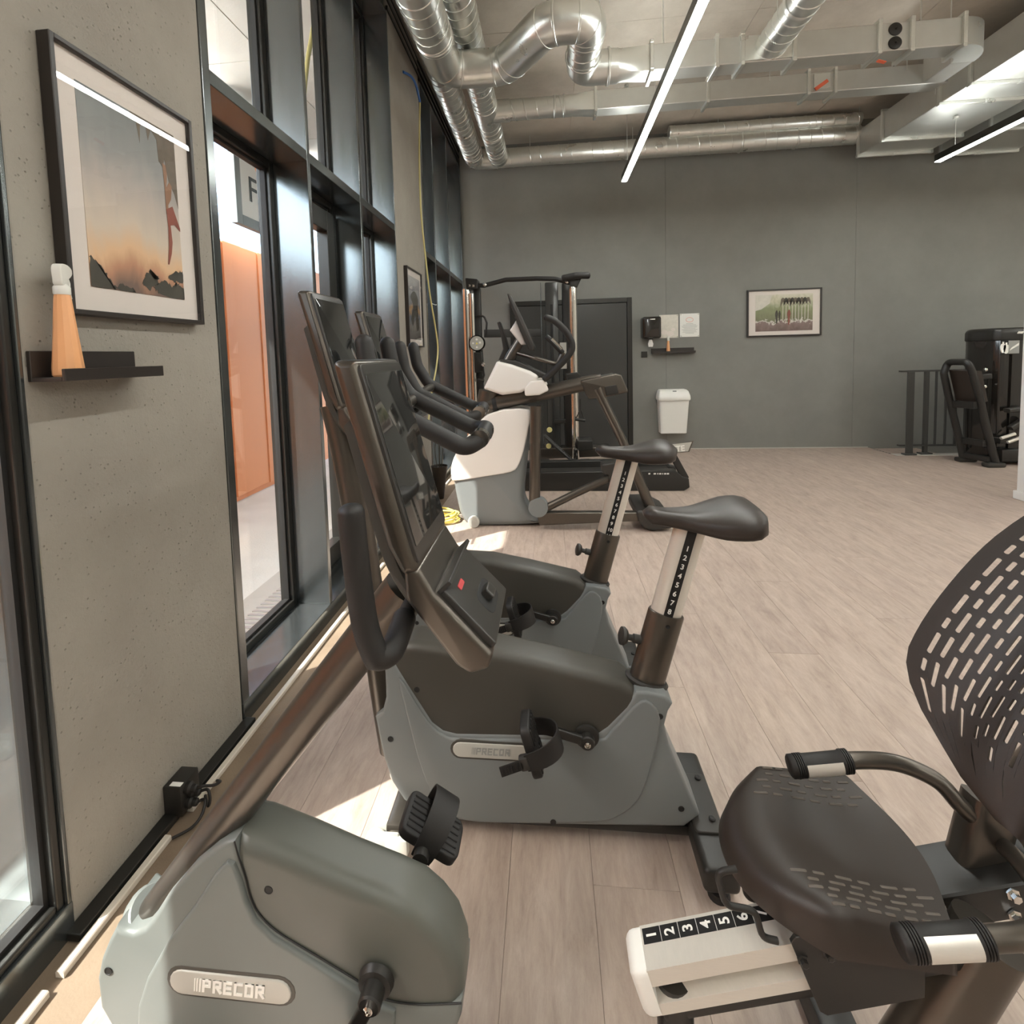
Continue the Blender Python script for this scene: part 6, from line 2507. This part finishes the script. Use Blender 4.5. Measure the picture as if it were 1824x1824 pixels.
# ------------------------------------------------------------------ cable tower with two chrome posts
def make_cable_tower():
    Y = 6.25
    og = (-0.3, Y, 0)
    t = thing('cable_machine', 'tall cable machine with chrome posts and a pull-up bar before the dark door', 'exercise machine', og)

    def B(b, name, m, par=None, **k):
        return b.build(name, M[m], par or t, og, **k)

    def post(x, y, r, z0, z1, name, m, seg=18):
        b = MB()
        b.cyl((x, y, z0), (x, y, z1), r, seg)
        return B(b, name, m)
    xl = K([(196, 500)], Y)[0].x
    xl2 = K([(222, 500)], Y)[0].x
    xr = K([(886, 700)], Y)[0].x
    ztop = K([(220, 190)], Y)[0].z
    post(xl, Y, 0.052, 0.10, ztop - 0.02, 'chrome_post', 'chrome')
    post(xl2 + 0.02, Y - 0.05, 0.03, 0.10, ztop - 0.08, 'guide_rod', 'chrome')
    post(xr, Y, 0.045, 0.10, ztop - 0.03, 'chrome_post', 'chrome')
    xd = K([(257, 500)], Y)[0].x
    b = MB()
    b.box((xd - 0.045, Y + 0.03, 0.0), (xd + 0.045, Y + 0.13, ztop), 0.01)
    B(b, 'upright', 'black')
    # pull-up bar of three straight runs
    b = MB()
    p = K([(205, 175), (300, 178), (440, 140), (640, 132), (760, 134), (860, 160)], Y)
    b.tube(fillet(p, 0.08, 5), 0.028, 14, round_end=0.6)
    bar_ = B(b, 'pull_up_bar', 'rubber', angle=60)
    for x in (305, 838):
        b = MB()
        c = K([(x, 172 if x < 500 else 152)], Y - 0.03)[0]
        b.lathe([(0.022, 0), (0.022, 0.008), (0.012, 0.012), (0, 0.012)], c, (0, -1, 0), 14)
        B(b, 'end_button', 'chrome', bar_)
    b = MB()
    p = K([(815, 130), (900, 112), (978, 112)], Y - 0.1)
    b.tube(p, 0.040, 14, round_end=0.6)
    B(b, 'angled_grip', 'rubber')
    b = MB()
    c = K([(883, 160)], Y)[0]
    b.prism(K2([(830, 130), (935, 125), (905, 190), (865, 188)], Y), Y - 0.05, Y + 0.06, bev=0.01)
    B(b, 'top_bracket', 'black')
    b = MB()
    b.prism(fillet([Vector(v) for v in K2([(182, 132), (262, 140), (262, 205), (190, 205)], Y)], 0.015, 3, True), Y - 0.07, Y + 0.14, bev=0.01)
    B(b, 'top_bracket', 'black')
    for x, z in ((205, 178), (230, 180)):
        b = MB()
        c = K([(x, z)], Y - 0.07)[0]
        b.lathe([(0.016, 0), (0.016, 0.006), (0, 0.008)], c, (0, -1, 0), 12)
        B(b, 'bolt', 'chrome')
    # weight-stack covers and the rear frame
    for x0, x1, m_ in ((665, 692, 'anod'), (694, 800, 'door'), (806, 862, 'black')):
        a, c = K([(x0, 160)], Y + 0.25)[0], K([(x1, 1235)], Y + 0.25)[0]
        b = MB()
        b.box((a.x, Y + 0.2, max(0.05, c.z)), (c.x + 0.02 if x0 == 806 else c.x, Y + 0.42, a.z), 0.015)
        B(b, 'stack_cover', m_)
    for x in (736, 742):
        a = K([(x, 300)], Y + 0.18)[0]
        b = MB()
        b.cyl((a.x, Y + 0.18, 0.15), (a.x, Y + 0.18, a.z), 0.008, 8)
        B(b, 'stack_cable', 'gasket')
    b = MB()
    a, c = K([(300, 490)], Y + 0.1)[0], K([(665, 485)], Y + 0.2)[0]
    b.bar(a, c, 0.05, 0.10, bev=0.008)
    B(b, 'cross_member', 'black')
    b = MB()
    b.tube(fillet(K([(235, 378), (300, 375), (318, 420), (312, 500)], Y - 0.02), 0.05, 5), 0.012, 10)
    B(b, 'cable_loop', 'rubber', angle=60)
    # pulley with its sticker
    c = K([(255, 552)], Y - 0.08)[0]
    b = MB()
    b.lathe([(0.095, -0.03), (0.100, -0.02), (0.090, 0.0), (0.100, 0.02), (0.095, 0.03)], c, (0, 1, 0), 30)
    pu = B(b, 'pulley_guard', 'gloss_black')
    b = MB()
    b.lathe([(0.085, 0), (0.085, 0.003), (0, 0.003)], c + Vector((0, -0.03, 0)), (0, -1, 0), 28)
    B(b, 'guard_face', 'badge', pu)
    for dx, dz, r in ((0.0, 0.045, 0.014), (-0.045, 0.0, 0.012), (0.04, 0.005, 0.018), (0.0, -0.05, 0.013)):
        b = MB()
        b.lathe([(r, 0), (r, 0.004), (0, 0.004)], c + Vector((dx, -0.031, dz)), (0, -1, 0), 4 if r > 0.015 else 12)
        B(b, 'sticker', 'white_print', pu)
    b = MB()
    b.lathe([(0.017, 0), (0.017, 0.004), (0, 0.004)], c + Vector((0.0, -0.031, -0.005)), (0, -1, 0), 3)
    B(b, 'sticker', 'yellow_bright', pu)
    # left carriage, chain and hand strap
    b = MB()
    b.prism(fillet([Vector(v) for v in K2([(235, 610), (290, 612), (300, 735), (245, 745)], Y - 0.05)], 0.01, 3, True), Y - 0.10, Y, bev=0.01)
    B(b, 'carriage', 'black')
    b = MB()
    b.lathe([(0.014, 0), (0.014, 0.03), (0.024, 0.035), (0.024, 0.05), (0, 0.052)], K([(290, 690)], Y - 0.1)[0], (0.3, -1, 0), 14)
    B(b, 'spring_clip', 'chrome')
    b = MB()
    b.tube(K([(290, 690), (300, 760), (285, 800)], Y - 0.1), 0.012, 8)
    b.tube(K([(258, 792), (300, 798)], Y - 0.1), 0.02, 10)
    B(b, 'hand_strap', 'rubber')
    # right carriage, number plate, stirrup
    b = MB()
    b.prism(fillet([Vector(v) for v in K2([(832, 750), (905, 740), (935, 765), (915, 785), (840, 790)], Y - 0.05)], 0.01, 3, True), Y - 0.09, Y + 0.01, bev=0.01)
    B(b, 'carriage', 'black')
    b = MB()
    a, c = K([(792, 548)], Y + 0.17)[0], K([(838, 718)], Y + 0.17)[0]
    b.box((a.x, Y + 0.175, c.z), (c.x, Y + 0.199, a.z), 0.003)
    B(b, 'scale_plate', 'badge', smooth=False)
    b = MB()
    b.tube(K([(925, 915), (925, 985)], Y - 0.12), 0.008, 8)
    b.tube(K([(925, 985), (895, 1045), (955, 1055), (930, 985)], Y - 0.12), 0.008, 8)
    b.tube(K([(893, 1046), (957, 1056)], Y - 0.12), 0.018, 12)
    B(b, 'stirrup_handle', 'rubber')
    b = MB()
    b.bar(*K([(755, 1062), (830, 1058)], Y + 0.1), 0.05, 0.05, bev=0.006)
    B(b, 'stack_selector', 'black')
    # base frame, low pulleys and the foot ladder
    b = MB()
    b.box((-0.95, Y - 0.10, 0.0), (0.40, Y + 0.30, 0.03), 0.006)
    B(b, 'base_plate', 'kerb')
    b = MB()
    b.prism(K2([(640, 1250), (1125, 1240), (1130, 1300), (640, 1320)], Y), Y + 0.12, Y + 0.36, bev=0.008)
    B(b, 'base_beam', 'bronze')
    for x, y in ((725, 1115), (720, 1220)):
        b = MB()
        b.lathe([(0.03, -0.02), (0.034, 0.0), (0.03, 0.02)], K([(x, y)], Y)[0], (0, 1, 0), 16)
        B(b, 'low_pulley', 'yellow', label='yellow low pulley')
    b = MB()
    p = K([(690, 1150), (760, 1215), (890, 1330)], Y - 0.1)
    for dy in (-0.06, 0.06):
        b.tube([v + Vector((0, dy, 0)) for v in p], 0.016, 10)
    for k in range(7):
        s = 0.35 + 0.09 * k
        v = p[1] * (1 - max(0, (s - 0.35) / 0.6)) + p[2] * max(0, (s - 0.35) / 0.6)
        b.bar(v + Vector((0, -0.06, 0)), v + Vector((0, 0.06, 0)), 0.02, 0.012)
    B(b, 'foot_ladder', 'black', kind='stuff')
    b = MB()
    b.prism(fillet([Vector(v) for v in K2([(905, 1180), (1005, 1178), (1005, 1240), (910, 1248)], Y - 0.1)], 0.015, 3, True), Y - 0.16, Y + 0.1, bev=0.012)
    B(b, 'corner_foot', 'black')
    for x in (690, 955):
        b = MB()
        b.prism(fillet([Vector(v) for v in K2([(x - 30, 1318), (x + 35, 1316), (x + 40, 1378), (x - 34, 1380)], Y - 0.25)], 0.012, 3, True), Y - 0.32, Y - 0.12, bev=0.01)
        B(b, 'floor_bracket', 'black_soft')
    return t


make_cable_tower()

# ------------------------------------------------------------------ railing round the stair opening
K8 = lambda pts, Y: [U(1560 + x / 5.364, 560 + y / 5.364, Y=Y) for x, y in pts]
og = (5.2, 7.05, 0)
t = thing('stair_railing', 'dark metal railing with upright bars round the stair opening at the back', 'railing', og)
zt_, zl_ = K8([(420, 540)], 7.05)[0].z, K8([(420, 1250)], 7.05)[0].z
xa = K8([(232, 548)], 7.05)[0].x
M['rail_grey'] = mat('slate_grey_railing_paint', srgb(70, 69, 66), 0.45, 0.1)
for nm, z, h in (('top_rail', zt_, 0.022), ('bottom_rail', zl_, 0.018)):
    b = MB()
    b.box((xa, 7.02, z - h / 2), (7.4, 7.08, z + h / 2), 0.004)
    b.build(nm, M['rail_grey'], t, og, smooth=False)
for k, (x, w, d, y) in enumerate(((xa + 0.10, 0.085, 0.02, 7.0), (4.85, 0.045, 0.045, 7.05), (6.2, 0.045, 0.045, 7.05))):
    b = MB()
    b.box((x - w / 2, y - d / 2, 0.012), (x + w / 2, y + d / 2, zt_ - 0.008), 0.004)
    p_ = b.build('post', M['rail_grey'], t, og, smooth=False)
    b = MB()
    b.box((x - 0.07, y - 0.04, 0.004), (x + 0.075, y + 0.045, 0.024), 0.006)
    b.build('post_base', M['rail_grey'], p_, og, smooth=False)
x = 4.85
k = 0
while x < 7.2:
    x += 0.118
    b = MB()
    b.box((x - 0.011, 7.04, zl_), (x + 0.011, 7.06, zt_), 0.002, seg=1)
    b.build('baluster', M['rail_grey'], t, og, smooth=False)


# ------------------------------------------------------------------ seated weight machine at the right edge
og = (5.2, 6.45, 0)
t = thing('weight_machine', 'black seated weight machine with a tall weight tower at the right edge', 'exercise machine', og)
yn, yf = 6.3, 6.6


def arch(y, pts):
    return K8(pts, y)


b = MB()
near = K8([(1150, 1440), (1060, 1100), (985, 760), (925, 560)], yn)
far = K8([(835, 1372), (775, 1100), (690, 760), (650, 560)], yf)
ta, tb = K8([(880, 455)], yn)[0], K8([(690, 455)], yf)[0]
path = near + [ta] + [tb] + far[::-1]
b.tube(fillet(path, [0, 0, 0, 0.05, 0.08, 0.08, 0.05, 0, 0, 0], 6), 0.038, 14)
fr = b.build('seat_frame', M['black'], t, og, angle=60)
b = MB()
c = [K8([(925, 560)], yn)[0], K8([(660, 540)], yf)[0], K8([(725, 830)], yf)[0], K8([(985, 850)], yn)[0]]
off = Vector((0.045, 0, 0.01))
b.loft([[v + off for v in c], [v + off + Vector((0.05, 0, 0.01)) for v in c]])
b.build('back_pad', M['vinyl'], t, og)
for a, e, w in (((725, 855), (955, 870), 0.08), ((815, 1200), (1040, 1235), 0.07), ((830, 1340), (1085, 1385), 0.06)):
    b = MB()
    b.bar(K8([a], yf)[0], K8([e], yn)[0], 0.05, w, bev=0.008)
    b.build('cross_bar', M['black'], t, og)
for x, y, yy in ((1125, 1450, yn), (858, 1382, yf)):
    q = K8([(x, y)], yy)[0]
    b = MB()
    b.box((q.x - 0.10, yy - 0.05, 0.0), (q.x + 0.10, yy + 0.05, 0.055), 0.018)
    b.build('floor_foot', M['black_soft'], t, og)
x0 = K8([(1070, 500)], 6.55)[0].x
zt2 = K8([(1075, 150)], 6.55)[0].z
b = MB()
pts = catmull([(x0, 6.55), (x0 + 0.02, 6.46), (x0 + 0.12, 6.42), (x0 + 0.6, 6.40), (x0 + 0.98, 6.45), (x0 + 1.0, 6.6), (x0 + 0.98, 6.88), (x0 + 0.03, 6.88)], 5)
b.prism([tuple(v) for v in pts], 0.02, zt2, 'Z', bev=0.02)
tw = b.build('weight_tower', M['gloss_black'], t, og, angle=50)
b = MB()
pts2 = [(v.x + (v.x - x0 - 0.5) * 0.02, v.y + (v.y - 6.65) * 0.03) for v in pts]
b.prism(pts2, zt2 - 0.13, zt2 + 0.02, 'Z', bev=0.015, bev_b=0.06, seg=5)
b.build('tower_cap', M['black'], tw, og, angle=50)
b = MB()
b.box((x0 + 0.13, 6.395, 0.10), (x0 + 0.92, 6.41, zt2 - 0.16), 0.003)
fp = b.build('front_panel', M['gloss_black'], tw, og, smooth=False)
b = MB()
ia, ib = K8([(1195, 248)], 6.392)[0], K8([(1372, 378)], 6.392)[0]
b.box((ia.x, 6.390, ib.z), (ib.x, 6.395, ia.z), 0.001)
ip = b.build('instruction_card', M['strip_black'], tw, og, smooth=False)
b = MB()
w_ = ib.x - ia.x
h_ = ia.z - ib.z
b.box((ia.x + 0.40 * w_, 6.3885, ib.z + 0.05 * h_), (ib.x - 0.03 * w_, 6.390, ia.z - 0.04 * h_))
b.build('card_photo', M['grey_print'], ip, og, smooth=False)
for k in range(2):
    b = MB()
    cx_ = ia.x + (0.12 + 0.17 * k) * w_
    cz_ = ia.z - (0.5 + 0.06 * k) * h_
    b.prism(catmull([(cx_ - 0.018, cz_ - 0.35 * h_), (cx_ - 0.03, cz_ + 0.05 * h_), (cx_ - 0.02, cz_ + 0.22 * h_), (cx_ - 0.009, cz_ + 0.26 * h_), (cx_ - 0.009, cz_ + 0.38 * h_), (cx_ + 0.009, cz_ + 0.38 * h_), (cx_ + 0.009, cz_ + 0.26 * h_), (cx_ + 0.02, cz_ + 0.22 * h_), (cx_ + 0.03, cz_ + 0.05 * h_), (cx_ + 0.018, cz_ - 0.35 * h_)], 3), 6.3885, 6.3895)
    b.build('card_figure', M['white_print'], ip, og, smooth=False)
b = MB()
b.prism([(ia.x + 0.45 * w_, ib.z + 0.25 * h_), (ib.x - 0.06 * w_, ib.z + 0.62 * h_), (ib.x - 0.06 * w_, ib.z + 0.8 * h_), (ia.x + 0.55 * w_, ib.z + 0.45 * h_)], 6.3875, 6.3884)
b.build('card_figure', M['white_print'], ip, og, smooth=False)
b = MB()
for k in range(3):
    q = K8([(1368 + 18 * k, 172)], 6.38)[0]
    b.bar((q.x - 0.008, 6.385, q.z - 0.012), (q.x + 0.010, 6.385, q.z + 0.012), 0.014, 0.004, up=(0, 1, 0))
b.build('cap_emblem', M['white_print'], tw, og, smooth=False)
# arm, chrome pins, guide rods, low seat parts
b = MB()
b.bar(K8([(985, 600)], 6.42)[0], K8([(1095, 590)], 6.42)[0], 0.05, 0.06, bev=0.01)
b.build('pivot_arm', M['black'], t, og)
for x, y in ((1050, 528), (1040, 690)):
    b = MB()
    b.ball(K8([(x, y)], 6.36)[0], 0.022, seg=14)
    b.build('chrome_knob', M['chrome'], t, og)
for a, e in (((1195, 1185), (1330, 1140)), ((1260, 1222), (1420, 1165))):
    b = MB()
    b.cyl(K8([a], 6.3)[0], K8([e], 6.3)[0], 0.018, 14)
    b.build('slide_rod', M['silver'], t, og)
b = MB()
b.bar(K8([(1120, 1200)], 6.42)[0], K8([(1300, 1195)], 6.42)[0], 0.20, 0.06, bev=0.015)
b.build('seat_carriage', M['black_soft'], t, og)
b = MB()
b.bar(K8([(1150, 1340)], 6.42)[0], K8([(1500, 1330)], 6.42)[0], 0.16, 0.14, bev=0.015)
b.build('base_beam', M['black'], t, og)
b = MB()
b.bar(K8([(1250, 920)], 6.34)[0], K8([(1420, 900)], 6.34)[0], 0.09, 0.05, bev=0.015)
b.bar(K8([(1285, 1090)], 6.34)[0], K8([(1420, 1000)], 6.34)[0], 0.07, 0.05, bev=0.015)
b.build('leg_pads', M['black_soft'], t, og)
